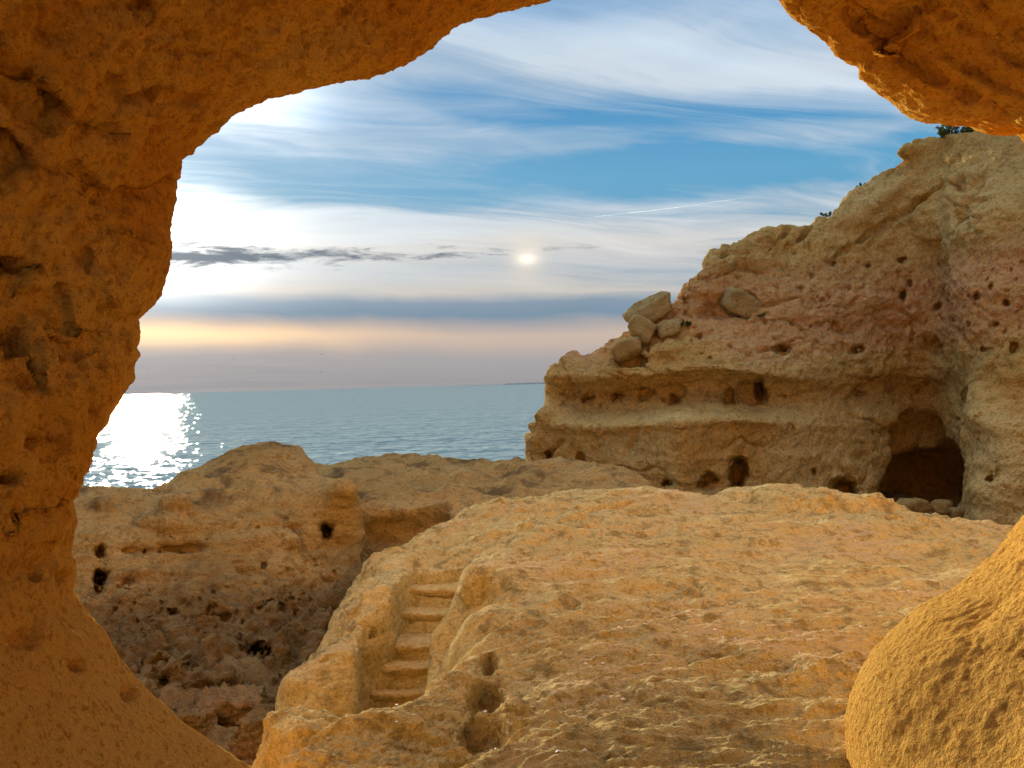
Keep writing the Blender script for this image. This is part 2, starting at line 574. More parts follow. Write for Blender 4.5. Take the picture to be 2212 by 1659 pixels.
# ------------------------------------------------------------------ materials
def rock(name, base, dark, light, pink=None, lichen=None, scale=1.0, bump=0.5, grain=1.0, pinkz=None, lich_amt=0.4, stain=None, strata=0.0, rough=0.95, flat=None, foot_tone=None):
    m = bpy.data.materials.new(name); m.use_nodes = True
    k = NT(m.node_tree); k.n.clear()
    ge = k.new('ShaderNodeNewGeometry')
    P = ge.outputs['Position']; N = ge.outputs['Normal']
    S = scale
    n1 = k.noise(P, 0.9 * S, 3, 0.6, 0.4)
    n2 = k.noise(P, 7.5 * S, 5, 0.70)
    n3 = k.noise(P, 24.0 * S, 4, 0.7)
    x, y, z = k.sep(P)
    c = k.mix(k.ss(n1, 0.36, 0.66), base, light)
    c = k.mix(k.m('MULTIPLY', k.ss(n2, 0.50, 0.66), 0.65), c, dark)
    if strata:
        zz = k.m('ADD', z, k.m('MULTIPLY', k.m('SUBTRACT', n1, 0.5), 0.8))
        sn = k.noise(k.comb(k.m('MULTIPLY', x, 0.06), k.m('MULTIPLY', y, 0.06), k.m('MULTIPLY', zz, 1.0)), 1.5 * S, 4, 0.65)
        c = k.mix(k.m('MULTIPLY', k.ss(sn, 0.42, 0.7), strata), c, light)
        c = k.mix(k.m('MULTIPLY', k.ss(sn, 0.55, 0.3), strata * 0.7), c, dark)
    if pink:
        if pinkz:
            zz = k.m('ADD', z, k.m('MULTIPLY', k.m('SUBTRACT', n1, 0.5), 2.6))
            f = k.m('MULTIPLY', k.ss(zz, pinkz[0], pinkz[1]), k.ss(zz, pinkz[3], pinkz[2]))
            f = k.m('MULTIPLY', f, k.m('ADD', 0.5, k.m('MULTIPLY', k.ss(n2, 0.4, 0.6), 0.4)))
        else:
            f = k.m('MULTIPLY', k.ss(k.noise(P, 0.7 * S, 4, 0.6, 0.6), 0.54, 0.68), 0.65)
        c = k.mix(f, c, pink)
    if lichen:
        ln = k.noise(P, 3.6 * S, 5, 0.76, 0.3)
        nz = k.sep(N)[2]
        f = k.m('MULTIPLY', k.ss(ln, 0.50, 0.64), k.m('MULTIPLY', k.ss(nz, -0.3, 0.7), lich_amt))
        c = k.mix(f, c, lichen)
    if flat:   # drifted sand in level spots
        fn = k.noise(P, 0.55, 2, 0.5)
        f = k.m('MULTIPLY', k.ss(fn, 0.50, 0.60), k.ss(k.sep(N)[2], 0.90, 0.985))
        c = k.mix(k.m('MULTIPLY', f, 0.8), c, flat)
    if stain:
        sn = k.noise(k.comb(x, y, k.m('MULTIPLY', z, 0.16)), 1.7, 4, 0.62, 0.3)
        f = k.ss(sn, 0.52, 0.66)
        c = k.mix(k.m('MULTIPLY', f, 0.85), c, stain)
    if foot_tone:    # second tone blended in towards the bottom
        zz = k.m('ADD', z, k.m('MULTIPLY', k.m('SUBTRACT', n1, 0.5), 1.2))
        c = k.mix(k.m('MULTIPLY', k.ss(zz, foot_tone[1], foot_tone[0]), 0.8), c, foot_tone[2])
    # grain: single sand grains and shell grit, light and dark
    g = k.noise(P, 130.0 * grain, 2, 0.8)
    c = k.mix(k.m('MULTIPLY', k.ss(g, 0.55, 0.75), 0.35), c, light)
    c = k.mix(k.m('MULTIPLY', k.ss(g, 0.48, 0.28), 0.6), c, dark)
    c = k.mix(k.m('MULTIPLY', k.ss(n3, 0.53, 0.64), 0.6), c, dark)
    h = k.m('ADD', k.m('MULTIPLY', n3, 0.075 / S), k.m('MULTIPLY', g, 0.010 / grain))
    b = k.new('ShaderNodeBump'); b.inputs['Strength'].default_value = bump; b.inputs['Distance'].default_value = 1.0
    k.put(b.inputs['Height'], h)
    bs = k.new('ShaderNodeBsdfDiffuse')
    k.put(bs.inputs['Color'], c); bs.inputs['Roughness'].default_value = 0.6
    k.l.new(b.outputs[0], bs.inputs['Normal'])
    o = k.new('ShaderNodeOutputMaterial'); k.l.new(bs.outputs[0], o.inputs[0])
    return m


M_CAVE = rock('cave_sandstone', (0.79, 0.385, 0.05), (0.42, 0.155, 0.018), (0.83, 0.49, 0.10), pink=(0.70, 0.27, 0.03), scale=1.6, bump=0.75, foot_tone=(CZ - 1.15, CZ - 0.25, (0.80, 0.50, 0.125)))
M_PLAT = rock('platform_sandstone', (0.71, 0.535, 0.215), (0.36, 0.25, 0.09), (0.77, 0.615, 0.28), pink=(0.71, 0.48, 0.20), lichen=(0.28, 0.205, 0.08),
              scale=1.1, bump=0.9, lich_amt=0.75, flat=(0.78, 0.54, 0.27))
M_STEP = rock('worn_step_sandstone', (0.68, 0.48, 0.19), (0.46, 0.30, 0.10), (0.73, 0.54, 0.24), scale=1.1, bump=0.8)
M_CLIFF = rock('cliff_sandstone', (0.77, 0.45, 0.13), (0.42, 0.22, 0.055), (0.82, 0.57, 0.23), pink=(0.74, 0.38, 0.18), scale=0.38, bump=1.0, grain=0.15,
               pinkz=(CZ + 0.5, CZ + 1.4, CZ + 2.8, CZ + 4.2), strata=0.6, lichen=(0.34, 0.21, 0.065), lich_amt=0.25)
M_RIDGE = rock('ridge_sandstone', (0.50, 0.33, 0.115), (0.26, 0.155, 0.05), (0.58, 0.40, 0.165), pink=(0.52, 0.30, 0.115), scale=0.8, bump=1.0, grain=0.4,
               stain=(0.15, 0.105, 0.055), strata=0.35, lichen=(0.24, 0.165, 0.06), lich_amt=0.5, foot_tone=(CZ - 2.75, CZ - 2.05, (0.17, 0.12, 0.065)))
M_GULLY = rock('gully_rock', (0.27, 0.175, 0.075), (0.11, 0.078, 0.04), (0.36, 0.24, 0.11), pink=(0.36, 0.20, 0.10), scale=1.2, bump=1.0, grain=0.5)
M_BOULDER = rock('boulder_limestone', (0.52, 0.33, 0.12), (0.34, 0.20, 0.07), (0.58, 0.41, 0.18), scale=0.5, bump=1.0, grain=0.2)


# ------------------------------------------------------------------ sea
def build_sea():
    rows = np.concatenate([np.linspace(0.30, 0.15, 30), np.linspace(0.1495, 0.02, 300), np.geomspace(0.0196, 0.00028, 50)])
    cols = np.linspace(-0.80, 0.80, 460)
    Yd = CZ / rows
    X = Yd[:, None] * cols[None]; Y = np.repeat(Yd[:, None], len(cols), 1)
    P = np.stack([X.ravel(), Y.ravel(), np.zeros(X.size)], 1)
    amp = np.clip(1.0 - np.log(np.maximum(P[:, 1], 60) / 60) / np.log(40), 0.0, 1)
    z = 0.20 * fbm(P, (0.05, 0.10, 1), 2, 0.5, seed=3.1) + 0.40 * fbm(P, (0.28, 0.62, 1), 3, 0.6, 'r', seed=8.7)
    P[:, 2] = z * amp
    nr, nc = len(rows), len(cols)
    i = np.arange(nr * nc).reshape(nr, nc)
    Q = np.stack([i[:-1, :-1], i[:-1, 1:], i[1:, 1:], i[1:, :-1]], -1).reshape(-1, 4)
    me = mk_mesh('sea', P, Q)
    m = bpy.data.materials.new('sea_water'); m.use_nodes = True
    k = NT(m.node_tree); k.n.clear()
    Ps = k.new('ShaderNodeNewGeometry').outputs['Position']
    n = k.noise(k.scale(Ps, (0.24, 1.0, 1)), 0.42, 1, 0.5, 0.2)
    n0 = k.noise(k.scale(Ps, (0.4, 1.0, 1)), 0.05, 3, 0.6, 0.2)
    n9 = k.noise(Ps, 0.16, 2, 0.5)
    b = k.new('ShaderNodeBump'); b.inputs['Strength'].default_value = 1.0; b.inputs['Distance'].default_value = 1.0
    k.put(b.inputs['Height'], k.m('ADD', k.m('ADD', k.m('MULTIPLY', n, 0.55), k.m('MULTIPLY', n9, 1.2)), k.m('MULTIPLY', n0, 2.0)))
    di = k.new('ShaderNodeBsdfDiffuse'); k.put(di.inputs[0], (0.215, 0.275, 0.27, 1)); k.l.new(b.outputs[0], di.inputs['Normal'])
    gl = k.new('ShaderNodeBsdfGlossy'); k.put(gl.inputs[0], (1, 1, 1, 1)); gl.inputs['Roughness'].default_value = 0.02; k.l.new(b.outputs[0], gl.inputs['Normal'])
    fr = k.new('ShaderNodeFresnel'); fr.inputs['IOR'].default_value = 1.33; k.l.new(b.outputs[0], fr.inputs['Normal'])
    mx = k.new('ShaderNodeMixShader'); k.put(mx.inputs[0], k.m('MULTIPLY', fr.outputs[0], 0.14)); k.l.new(di.outputs[0], mx.inputs[1]); k.l.new(gl.outputs[0], mx.inputs[2])
    o = k.new('ShaderNodeOutputMaterial'); k.l.new(mx.outputs[0], o.inputs[0])
    add('sea', me, m, kind='structure', label='blue-green rippled sea glittering in the low sun')


build_sea()


# ------------------------------------------------------------------ the cave the picture is taken from
def build_cave():
    edge = [(1190, 0), (1106, 19), (1060, 32), (990, 53), (955, 75), (930, 100), (915, 112), (880, 137), (830, 160), (765, 171), (700, 183), (650, 192),
            (608, 205), (540, 230), (500, 250), (470, 280), (440, 300), (412, 330), (392, 345), (389, 365), (383, 400), (378, 430), (370, 475), (369, 510),
            (372, 522), (368, 545), (366, 570), (358, 600), (347, 635), (330, 660), (310, 678), (299, 690), (298, 710), (302, 732), (295, 747), (297, 770), (290, 800),
            (284, 825), (268, 845), (250, 872), (237, 892), (222, 922), (207, 945), (203, 970), (195, 1000), (179, 1025), (174, 1045), (156, 1075), (162, 1110),
            (162, 1140), (150, 1188), (162, 1212), (163, 1240), (159, 1275), (180, 1310), (205, 1338), (230, 1370), (260, 1420), (300, 1470), (330, 1500), (360, 1525),
            (400, 1564), (440, 1590), (500, 1630), (545, 1659), (640, 1740), (800, 1850), (1100, 1930), (1500, 1930), (1760, 1860), (1838, 1740), (1831, 1659), (1826, 1605),
            (1823, 1555), (1836, 1500), (1856, 1450), (1886, 1400), (1931, 1355), (1981, 1310), (2056, 1272), (2106, 1230), (2146, 1195), (2181, 1150), (2212, 1110),
            (2262, 1020), (2290, 900), (2295, 700), (2285, 500), (2250, 370), (2212, 303), (2201, 290), (2171, 292), (2126, 288), (2091, 272), (2056, 270), (2006, 265),
            (1966, 252), (1926, 222), (1886, 192), (1858, 168), (1853, 145), (1826, 132), (1801, 110), (1771, 78), (1726, 45), (1696, 20), (1686, 0), (1640, -70), (1560, -120),
            (1420, -130), (1290, -60), (1190, 0)]
    cx, cy = 1150.0, 850.0
    ex, ey = np.array([e[0] for e in edge[:-1]], float), np.array([e[1] for e in edge[:-1]], float)
    cU, cV = UV(cx, cy); U, V = UV(ex, ey)
    th = np.arctan2(V - cV, U - cU); R = np.hypot(U - cU, V - cV)
    o = np.argsort(th); th, R = th[o], R[o]
    TH = np.linspace(-math.pi, math.pi, 1300, endpoint=False)
    Rt = np.interp(TH, np.concatenate([th - 2 * math.pi, th, th + 2 * math.pi]), np.tile(R, 3))
    deg = np.array([-180, -150, -125, -100, -75, -52, -40, -20, 0, 20, 38, 60, 90, 120, 150, 180.0])
    dep = np.array([3.2, 3.0, 3.2, 3.9, 4.2, 4.25, 4.3, 4.6, 5.0, 5.2, 5.0, 4.4, 4.2, 3.8, 3.4, 3.2])
    DE = np.interp(np.degrees(TH), deg, dep)
    kk = np.exp(-0.5 * (np.arange(-60, 61) / 22.0) ** 2); kk /= kk.sum()
    DE = np.convolve(np.concatenate([DE[-60:], DE, DE[:60]]), kk, 'valid')
    # profile of the rock: q along the axis (1 = edge), h = radius relative to the edge
    pq = np.array([1.36, 1.34, 1.28, 1.18, 1.09, 1.0, 0.93, 0.86, 0.78, 0.70, 0.60, 0.45, 0.2, -0.1, -0.3, -0.45, -0.55])
    ph = np.array([3.6, 2.5, 1.75, 1.34, 1.13, 1.0, 0.965, 0.985, 1.035, 1.10, 1.19, 1.33, 1.52, 1.68, 1.80, 1.9, 2.0])
    tk = np.arange(len(pq), dtype=float)
    tt = np.concatenate([np.linspace(0, 4, 20), np.linspace(4, 5, 20)[1:], np.linspace(5, 9.6, 200)[1:], np.linspace(9.6, 16, 30)[1:]])
    def cr_spline(y, t):
        i = np.clip(np.floor(t).astype(int), 0, len(y) - 2); f = t - i
        y = np.concatenate([[2 * y[0] - y[1]], y, [2 * y[-1] - y[-2]]])
        a, b, c, d = y[i], y[i + 1], y[i + 2], y[i + 3]
        return 0.5 * (2 * b + (c - a) * f + (2 * a - 5 * b + 4 * c - d) * f ** 2 + (3 * b - a - 3 * c + d) * f ** 3)
    q, h = cr_spline(pq, tt), cr_spline(ph, tt)
    # broad shape: away from the edge the radius forgets the fine outline
    ks = np.exp(-0.5 * (np.arange(-150, 151) / 45.0) ** 2); ks /= ks.sum()
    Rs = np.convolve(np.concatenate([Rt[-150:], Rt, Rt[:150]]), ks, 'valid')
    w = sstep(np.abs(tt - 5.0), 0.25, 3.5)[:, None]
    RR = Rt[None] * (1 - w) + Rs[None] * w
    Yv = q[:, None] * DE[None]
    td = np.degrees(TH); sm_ = np.exp(-((td + 42) / 30.0) ** 4) + np.exp(-((td + 138) / 22.0) ** 4)
    hh = np.where((tt > 5.0)[:, None], 1 + (h[:, None] - 1) * (1 - 0.75 * sm_[None]), h[:, None])
    W = RR * hh * DE[None]
    X = cU * Yv + W * np.cos(TH)[None]; Z = cV * Yv + W * np.sin(TH)[None]
    P = np.stack([X, Yv, Z], -1).reshape(-1, 3)
    nr, nc = len(tt), len(TH)
    i = np.arange(nr * nc).reshape(nr, nc); j = np.roll(i, -1, 1)
    Q = np.stack([i[:-1], j[:-1], j[1:], i[1:]], -1).reshape(-1, 4)
    P[:, 2] += CZ
    me = mk_mesh('cave_arch', P, Q)
    nn = normals(me); pc = coords(me); mid_ = nr // 2 * nc
    if nn[mid_, 0] * (pc[mid_, 0] - 0.1) + nn[mid_, 2] * (pc[mid_, 2] - CZ) > 0:
        me = mk_mesh('cave_arch', P, Q[:, ::-1])
    T = np.repeat(tt, nc); TA = np.tile(np.degrees(TH), nr)
    away = sstep(np.abs(T - 5.0), 0.15, 1.6)
    ov = np.exp(-((TA - 38) / 26.0) ** 2)           # the layered overhang, upper right
    sill = np.exp(-((TA + 45) / 30.0) ** 2) + np.exp(-((TA + 140) / 22.0) ** 2)   # smooth worn sills
    low = np.clip(1 - 0.9 * sill, 0.1, 1)
    # creases and hollows of the wall, placed where the photograph shows them
    def view(P):
        y = np.maximum(P[:, 1], 0.3)
        U_, V_ = P[:, 0] / y, P[:, 2] / y
        return 1106 + FP * (U_ * cr - V_ * sr), 829.5 - FP * (U_ * sr + V_ * cr)
    inner = sstep(T, 5.0, 5.3) * (1 - sstep(T, 9.8, 10.8))
    def crease(P, pts, amp, fade, edge_w=5.0):
        """step down on the left-hand side of a polyline (in walking order), healing over `fade`"""
        full = np.zeros(len(P)); idx = np.flatnonzero(inner > 0)
        xa, ya = view(P); xs_, ys_ = [p_[0] for p_ in pts], [p_[1] for p_ in pts]; R_ = fade * 4
        idx = idx[(xa[idx] > min(xs_) - R_) & (xa[idx] < max(xs_) + R_) & (ya[idx] > min(ys_) - R_) & (ya[idx] < max(ys_) + R_)]
        P = P[idx]; x, y = xa[idx], ya[idx]; best = np.full(len(x), 1e9); sg = np.zeros(len(x)); al = np.zeros(len(x)); n = len(pts) - 1
        for q_ in range(n):
            (x0, y0), (x1, y1) = pts[q_], pts[q_ + 1]
            dx, dy = x1 - x0, y1 - y0; L2 = dx * dx + dy * dy
            t = np.clip(((x - x0) * dx + (y - y0) * dy) / L2, 0, 1)
            ds = np.hypot(x - x0 - t * dx, y - y0 - t * dy); cs_ = dx * (y - y0) - dy * (x - x0)
            up = ds < best
            best = np.where(up, ds, best); sg = np.where(up, -np.sign(cs_), sg); al = np.where(up, (q_ + t) / n, al)
        ends = sstep(al, 0.0, 0.12) * (1 - sstep(al, 0.88, 1.0)) * 0.85 + 0.15 * (al > 0.001) * (al < 0.999)
        dd = best * sg
        wob = 5 * gn(P * 6.0)
        full[idx] = -amp * sstep(dd + wob * (best < 40), 0, edge_w) * np.exp(-np.maximum(dd, 0) / fade) * ends * inner[idx]
        return full
    def dent(P, x0, y0, rx, ry, amp):
        x, y = view(P); g = ((x - x0) / rx) ** 2 + ((y - y0) / ry) ** 2
        return -amp * np.exp(-g ** 2) * inner
    def sculpt(P, N):
        d = crease(P, [(165, 262), (147, 230), (103, 168), (45, 130), (0, 65), (-60, -20)], 0.10, 80, 10)
        d += crease(P, [(95, 352), (69, 322), (30, 290), (0, 264), (-60, 230)], 0.09, 70, 10)
        d += crease(P, [(400, 352), (377, 366), (302, 398), (262, 404), (237, 412), (222, 388), (195, 360), (171, 346), (120, 350), (75, 346)], 0.055, 60, 10)
        d += crease(P, [(88, 582), (78, 566), (50, 556), (0, 552), (-60, 560)], 0.12, 40)
        d += crease(P, [(420, 205), (350, 195), (290, 195), (262, 170), (230, 150)], 0.05, 40)
        d += crease(P, [(480, 110), (430, 100), (380, 95), (330, 110)], 0.035, 30)
        d += crease(P, [(560, 130), (520, 118), (480, 122), (440, 140)], 0.03, 26)
        d += crease(P, [(300, 290), (250, 262), (200, 250), (160, 256)], 0.05, 60)
        d += crease(P, [(110, 860), (100, 800), (80, 720), (40, 690), (0, 700)], 0.05, 60)
        d += crease(P, [(200, 800), (170, 740), (150, 640), (120, 600)], 0.03, 60)
        d *= 1.35
        for h_ in [(318, 20, 26, 30, 0.09), (32, 1027, 19, 17, 0.16), (30, 1120, 12, 16, 0.05), (110, 1180, 20, 14, 0.05), (80, 1240, 10, 10, 0.05), (140, 1245, 16, 12, 0.07), (40, 720, 30, 40, 0.06), (90, 760, 16, 40, 0.05),
                   (170, 1440, 16, 12, 0.05), (280, 1495, 16, 16, 0.05), (60, 1380, 30, 20, 0.04), (70, 960, 20, 16, 0.05), (190, 560, 12, 20, 0.03), (240, 640, 20, 30, -0.03), (60, 610, 60, 30, -0.03), (330, 240, 60, 30, -0.04)]:
            d += dent(P, *h_)
        # bedding grooves of the overhang
        d += crease(P, [(1800, 20), (1826, 55), (1886, 105), (1981, 165), (2056, 215), (2121, 245), (2190, 270)], 0.09, 40, 14)
        d += crease(P, [(1960, 60), (2020, 130), (2110, 180), (2200, 230), (2260, 270)], 0.07, 40, 14)
        d += crease(P, [(1930, -40), (2010, 40), (2090, 90), (2180, 150), (2260, 190)], 0.06, 50, 14)
        d += crease(P, [(2060, -30), (2120, 50), (2200, 90), (2280, 130)], 0.06, 50, 14)
        return d
    def big(P, N):
        d = 0.22 * fbm(P, 0.9, 2, 0.5, seed=2.2) + 0.10 * (1 - 0.7 * ov) * fbm(P, 2.0, 3, 0.5, 'b', seed=4.4)
        d += 0.04 * np.clip(fbm(P + 0.25 * np.stack([gn(P * 1.1), gn(P * 1.1 + 9), gn(P * 1.1 + 19)], 1), (1.5, 1.5, 1.5), 3, 0.5, 'r', seed=12.1), -0.5, 0.6)
        return d * away * np.maximum(low, 0.12)
    def overh(P, N):
        f = fbm(P, (0.9, 1.6, 3.4), 3, 0.5, 'r', seed=1.7)
        return ov * away * 0.10 * f
    def mid(P, N):
        d = 0.034 * fbm(P, 4.2, 4, 0.55, 'b', seed=7.7) * (0.06 + 0.94 * low) - 0.03 * cracks(P, (1.6, 1.6, 2.2), 0.03, 2.0, 0.9, 0.05) * low
        d -= 0.045 * pits(P, 0.42, 0.25, 0.10, 0.30, 1) * (0.4 + 0.6 * away) * (0.3 + 0.7 * low)
        return d * (0.35 + 0.65 * away)
    def fine(P, N):
        return (0.16 + 0.84 * low) * (0.012 * fbm(P, 22.0, 3, 0.6, seed=3.3) - 0.020 * pits(P, 0.13, 0.35, 0.12, 0.35, 2) + 0.014 * fbm(P, 12.0, 2, 0.6, 'r', seed=6.1))
    displace(me, big, overh, sculpt, mid, fine)
    add('cave_arch', me, M_CAVE, 'orange sandstone cave wall and vault framing the view', 'rock arch')


build_cave()


# ------------------------------------------------------------------ platform with the carved stairway
def poly_z(pts):
    return np.concatenate([atz(x, y, z)[None] for x, y, z in pts])


STAIR = [(949, 1268, -1.98, 112), (932, 1320, -2.15, 118), (919, 1389, -2.33, 112), (888, 1436, -2.47, 111), (860, 1493, -2.66, 96)]
ST = [atz(x, y, z) for x, y, z, w in STAIR]


def build_platform():
    main = [(1000, 1659, -1.90), (1100, 1659, -1.87), (1250, 1659, -1.84), (1500, 1659, -1.82), (1800, 1659, -1.80), (1060, 1480, -1.90), (1150, 1500, -1.84), (1400, 1500, -1.82), (1700, 1500, -1.84),
            (1900, 1400, -1.90), (1120, 1380, -1.80), (1300, 1350, -1.79), (1600, 1350, -1.84), (1900, 1300, -1.94), (2150, 1200, -2.0), (1200, 1250, -1.74), (1500, 1230, -1.80),
            (1800, 1200, -1.88), (2100, 1170, -1.98), (1100, 1180, -1.70), (1400, 1150, -1.70), (1700, 1150, -1.80), (950, 1205, -1.80), (940, 1180, -1.76),
            (1000, 1110, -1.64), (1200, 1080, -1.63), (1430, 1065, -1.62), (1560, 1082, -1.68), (1930, 1100, -1.75), (2060, 1122, -1.86), (2180, 1144, -1.96),
            (900, 1150, -1.68), (800, 1203, -1.78), (850, 1238, -1.83), (745, 1293, -1.97), (800, 1290, -1.91), (690, 1402, -2.21), (760, 1395, -2.12), (640, 1458, -2.36), (700, 1465, -2.36), (760, 1475, -2.42),
            (575, 1552, -1.97), (650, 1535, -1.94), (740, 1552, -1.94), (850, 1522, -1.90), (900, 1490, -1.84), (950, 1450, -1.78), (985, 1400, -1.74), (1012, 1322, -1.71), (1080, 1255, -1.72),
            (610, 1659, -2.02), (720, 1659, -1.98), (850, 1659, -1.96), (640, 1600, -1.97), (800, 1600, -1.95), (930, 1560, -1.93), (960, 1640, -2.0)]
    pts = list(poly_z(main))
    # drop-offs beyond the visible edges
    def off(x, y, z, dx, dy, dz):
        p = atz(x, y, z); pts.append(p + np.array([dx, dy, dz]))
    for x, y, z in [(1000, 1110, -1.64), (1200, 1080, -1.63), (1430, 1065, -1.62), (1700, 1080, -1.66), (1930, 1100, -1.75), (2060, 1122, -1.86), (2180, 1144, -1.96)]:
        off(x, y, z, 0.1, 1.0, -0.35); off(x, y, z, 0.3, 2.6, -1.7)
    for x, y, z in [(900, 1150, -1.68), (800, 1203, -1.78), (745, 1293, -1.97), (690, 1402, -2.21), (630, 1460, -2.38)]:
        off(x, y, z, -0.35, 0.30, -0.55); off(x, y, z, -0.7, 0.55, -1.5)
    off(640, 1458, -2.36, 0.05, -0.28, -0.40); off(700, 1470, -2.38, 0.0, -0.28, -0.40); off(770, 1475, -2.44, 0, -0.28, -0.35)
    off(640, 1458, -2.36, 0.05, -0.45, -0.8); off(760, 1470, -2.42, 0, -0.45, -0.75); off(640, 1458, -2.36, -0.35, -0.1, -0.7)
    for x, y, z in [(900, 1490, -1.84), (950, 1450, -1.78), (985, 1400, -1.74), (1012, 1322, -1.71), (1045, 1285, -1.71)]:
        off(x, y, z, -0.16, 0.16, -0.35); off(x, y, z, -0.28, 0.28, -0.75)
    for x, y, z in [(575, 1552, -1.97), (600, 1640, -2.0)]:
        off(x, y, z, -0.25, 0.05, -0.6); off(x, y, z, -0.5, 0.1, -1.3)
    for x, y, z in [(575, 1552, -1.97), (650, 1535, -1.94), (740, 1552, -1.94), (850, 1522, -1.90)]:
        off(x, y, z, 0, 0.35, -0.45)
    for q in [(-0.4, 2.6, -1.95), (0.6, 2.6, -1.9), (1.4, 2.6, -1.9), (-1.2, 3.0, -2.6), (2.6, 3.5, -1.9), (4.5, 6.0, -2.0), (6.5, 10.0, -2.2), (-1.4, 3.9, -2.2), (-2.0, 3.6, -3.3)]:
        pts.append(np.array(q))
    pts = np.array(pts)
    H = RBF(pts[:, :2], pts[:, 2], 0.02)
    s = 0.0059
    A, B, C = grid_abc(-0.42, 0.70, -0.66, -0.10, 2.9, 17.0, s)
    Y = np.exp(C)
    XY = np.stack([(A[:, None] * Y[None]).ravel(), np.repeat(Y[None], len(A), 0).ravel()], 1)
    h = H(XY)
    P3 = np.stack([XY[:, 0], XY[:, 1], h], 1)
    # the mound near the crest and broad unevenness
    mc = at(1750, 1100, 12.4)
    mm = ((XY[:, 0] - mc[0]) / 1.3) ** 2 + ((XY[:, 1] - mc[1]) / 1.0) ** 2 + 0.25 * gn(P3 * 1.1)
    h = h + 0.24 * np.clip(1 - mm, 0, 1) ** 0.4
    # worn hummocks and hollows of the shelf
    far_ = sstep(XY[:, 1], 4.0, 5.0)
    h = h + far_ * (0.11 * fbm(P3, (0.55, 0.8, 0.01), 3, 0.5, seed=41.0) + 0.09 * np.clip(fbm(P3, (1.1, 1.8, 0.01), 3, 0.5, 'r', seed=43.0), -0.35, 0.5))
    h = h.reshape(len(A), len(Y))
    F = B[None, :, None] - (h / Y[None])[:, None, :]
    F *= 0.75
    # carved channel for the stairs
    sy = np.array([p[1] for p in ST][::-1]); sx = np.array([p[0] for p in ST][::-1]); sz = np.array([p[2] for p in ST][::-1])
    Xc = np.interp(Y, sy, sx); Zf = np.concatenate([[-2.95], sz - 0.09])[np.searchsorted(sy, Y)]; Zf = np.where(Y > 9.12, -1.86, Zf)
    X3 = A[:, None, None] * Y[None, None]; Z3 = B[None, :, None] * Y[None, None]
    ch = smax(np.abs(X3 - Xc[None, None]) - 0.29, Zf[None, None] - Z3, 0.10)
    ch = smax(ch, np.broadcast_to((Y - 9.32)[None, None], ch.shape), 0.1)
    ch = smax(ch, np.broadcast_to((7.2 - Y)[None, None], ch.shape), 0.1) / Y[None, None]
    F = smax(F, -ch, 0.012)
    del ch, X3, Z3
    # hollows
    for cv in [(1058, 1430, 20, 55, 5.9, 1.2, 0.1, 0.02), (1050, 1505, 40, 75, 5.3, 1.2, 0.2, 0.025), (1036, 1580, 50, 75, 4.9, 1.2, 0.1, 0.025), (996, 1650, 52, 65, 4.6, 1.1, 0.0, 0.025)]:
        carve(F, A, B, C, *cv)
    for cv in [(640, 1600, 60, 40, 4.9, 0.7, 0.6, 0.03), (820, 1580, 70, 40, 5.0, 0.5, 0.7, 0.03)]:
        heap(F, A, B, C, *cv)
    carve(F, A, B, C, 1022, 1548, 10, 13, 5.35, 1.6, 0.5, 0.004)
    carve(F, A, B, C, 802, 1375, 12, 13, 7.45, 1.2, 0.1)
    carve(F, A, B, C, 703, 1424, 10, 10, 7.25, 1.0, 0.0)
    heap(F, A, B, C, 640, 1478, 34, 30, 7.1, 1.2, 0.2, 0.02)
    heap(F, A, B, C, 1085, 1262, 30, 26, 8.0, 1.0, 0.4, 0.015)
    me = abc_mesh('rock_platform', F, A, B, C, s, 1, lambda V: V[:, 1] * np.exp(V[:, 2]) > -3.6)
    sc = ST[2]
    def near_stairs(P):
        return np.exp(-(((P[:, 0] - sc[0]) / 0.42) ** 2 + ((P[:, 1] - sc[1]) / 0.9) ** 2))
    sand = atz(1850, 1235, -1.88)
    def sandy(P):
        w_ = 0.35 * gn(P * 0.8)
        return 1 - 0.8 * np.exp(-(((P[:, 0] - sand[0]) / 2.0 + w_) ** 2 + ((P[:, 1] - sand[1]) / 1.7 + w_) ** 2) ** 1.5)
    def a(P, N):
        calm = (1 - 0.8 * near_stairs(P)) * (0.4 + 0.6 * sandy(P))
        up = sstep(N[:, 2], 0.35, 0.8)
        d = 0.07 * fbm(P, (0.9, 1.2, 1.0), 3, 0.5, seed=1.1)
        d += up * 0.075 * fbm(P + 0.1 * np.stack([gn(P * 2), gn(P * 2 + 5), gn(P * 0)], 1), (1.5, 3.4, 2.0), 4, 0.55, 'r', seed=3.9)
        return d * calm
    def b(P, N):
        calm = (1 - 0.6 * near_stairs(P)) * sandy(P)
        up = sstep(N[:, 2], 0.35, 0.85)
        patch = sstep(fbm(P, 0.45, 3, 0.5, seed=22.0), -0.12, 0.28)
        rip = 0.032 * fbm(P + 0.12 * np.stack([gn(P * 3), gn(P * 3 + 5), gn(P * 0)], 1), (3.6, 7.0, 6.0), 3, 0.55, 'b', seed=9.9)
        d = up * rip * (0.25 + patch) + (0.2 + 1.2 * patch) * 0.050 * fbm(P, 3.6, 4, 0.58, 'b', seed=5.1)
        d -= 0.05 * cracks(P, (0.9, 1.5, 1.0), 0.035, 5.0, 0.6, 0.05)
        d -= 0.055 * pits(P, 0.40, 0.16, 0.10, 0.26, 5)
        return d * calm
    def c(P, N):
        pa = 0.3 + 0.9 * sstep(fbm(P, 0.6, 3, 0.55, seed=31.0), -0.15, 0.25)
        return pa * (0.35 + 0.65 * sandy(P)) * (0.017 * fbm(P, 13.0, 3, 0.6, 'b', seed=2.5) + 0.007 * fbm(P, 38.0, 2, 0.6, seed=7.5) - 0.020 * pits(P, 0.16, 0.18, 0.12, 0.34, 6))
    displace(me, a, b, c)
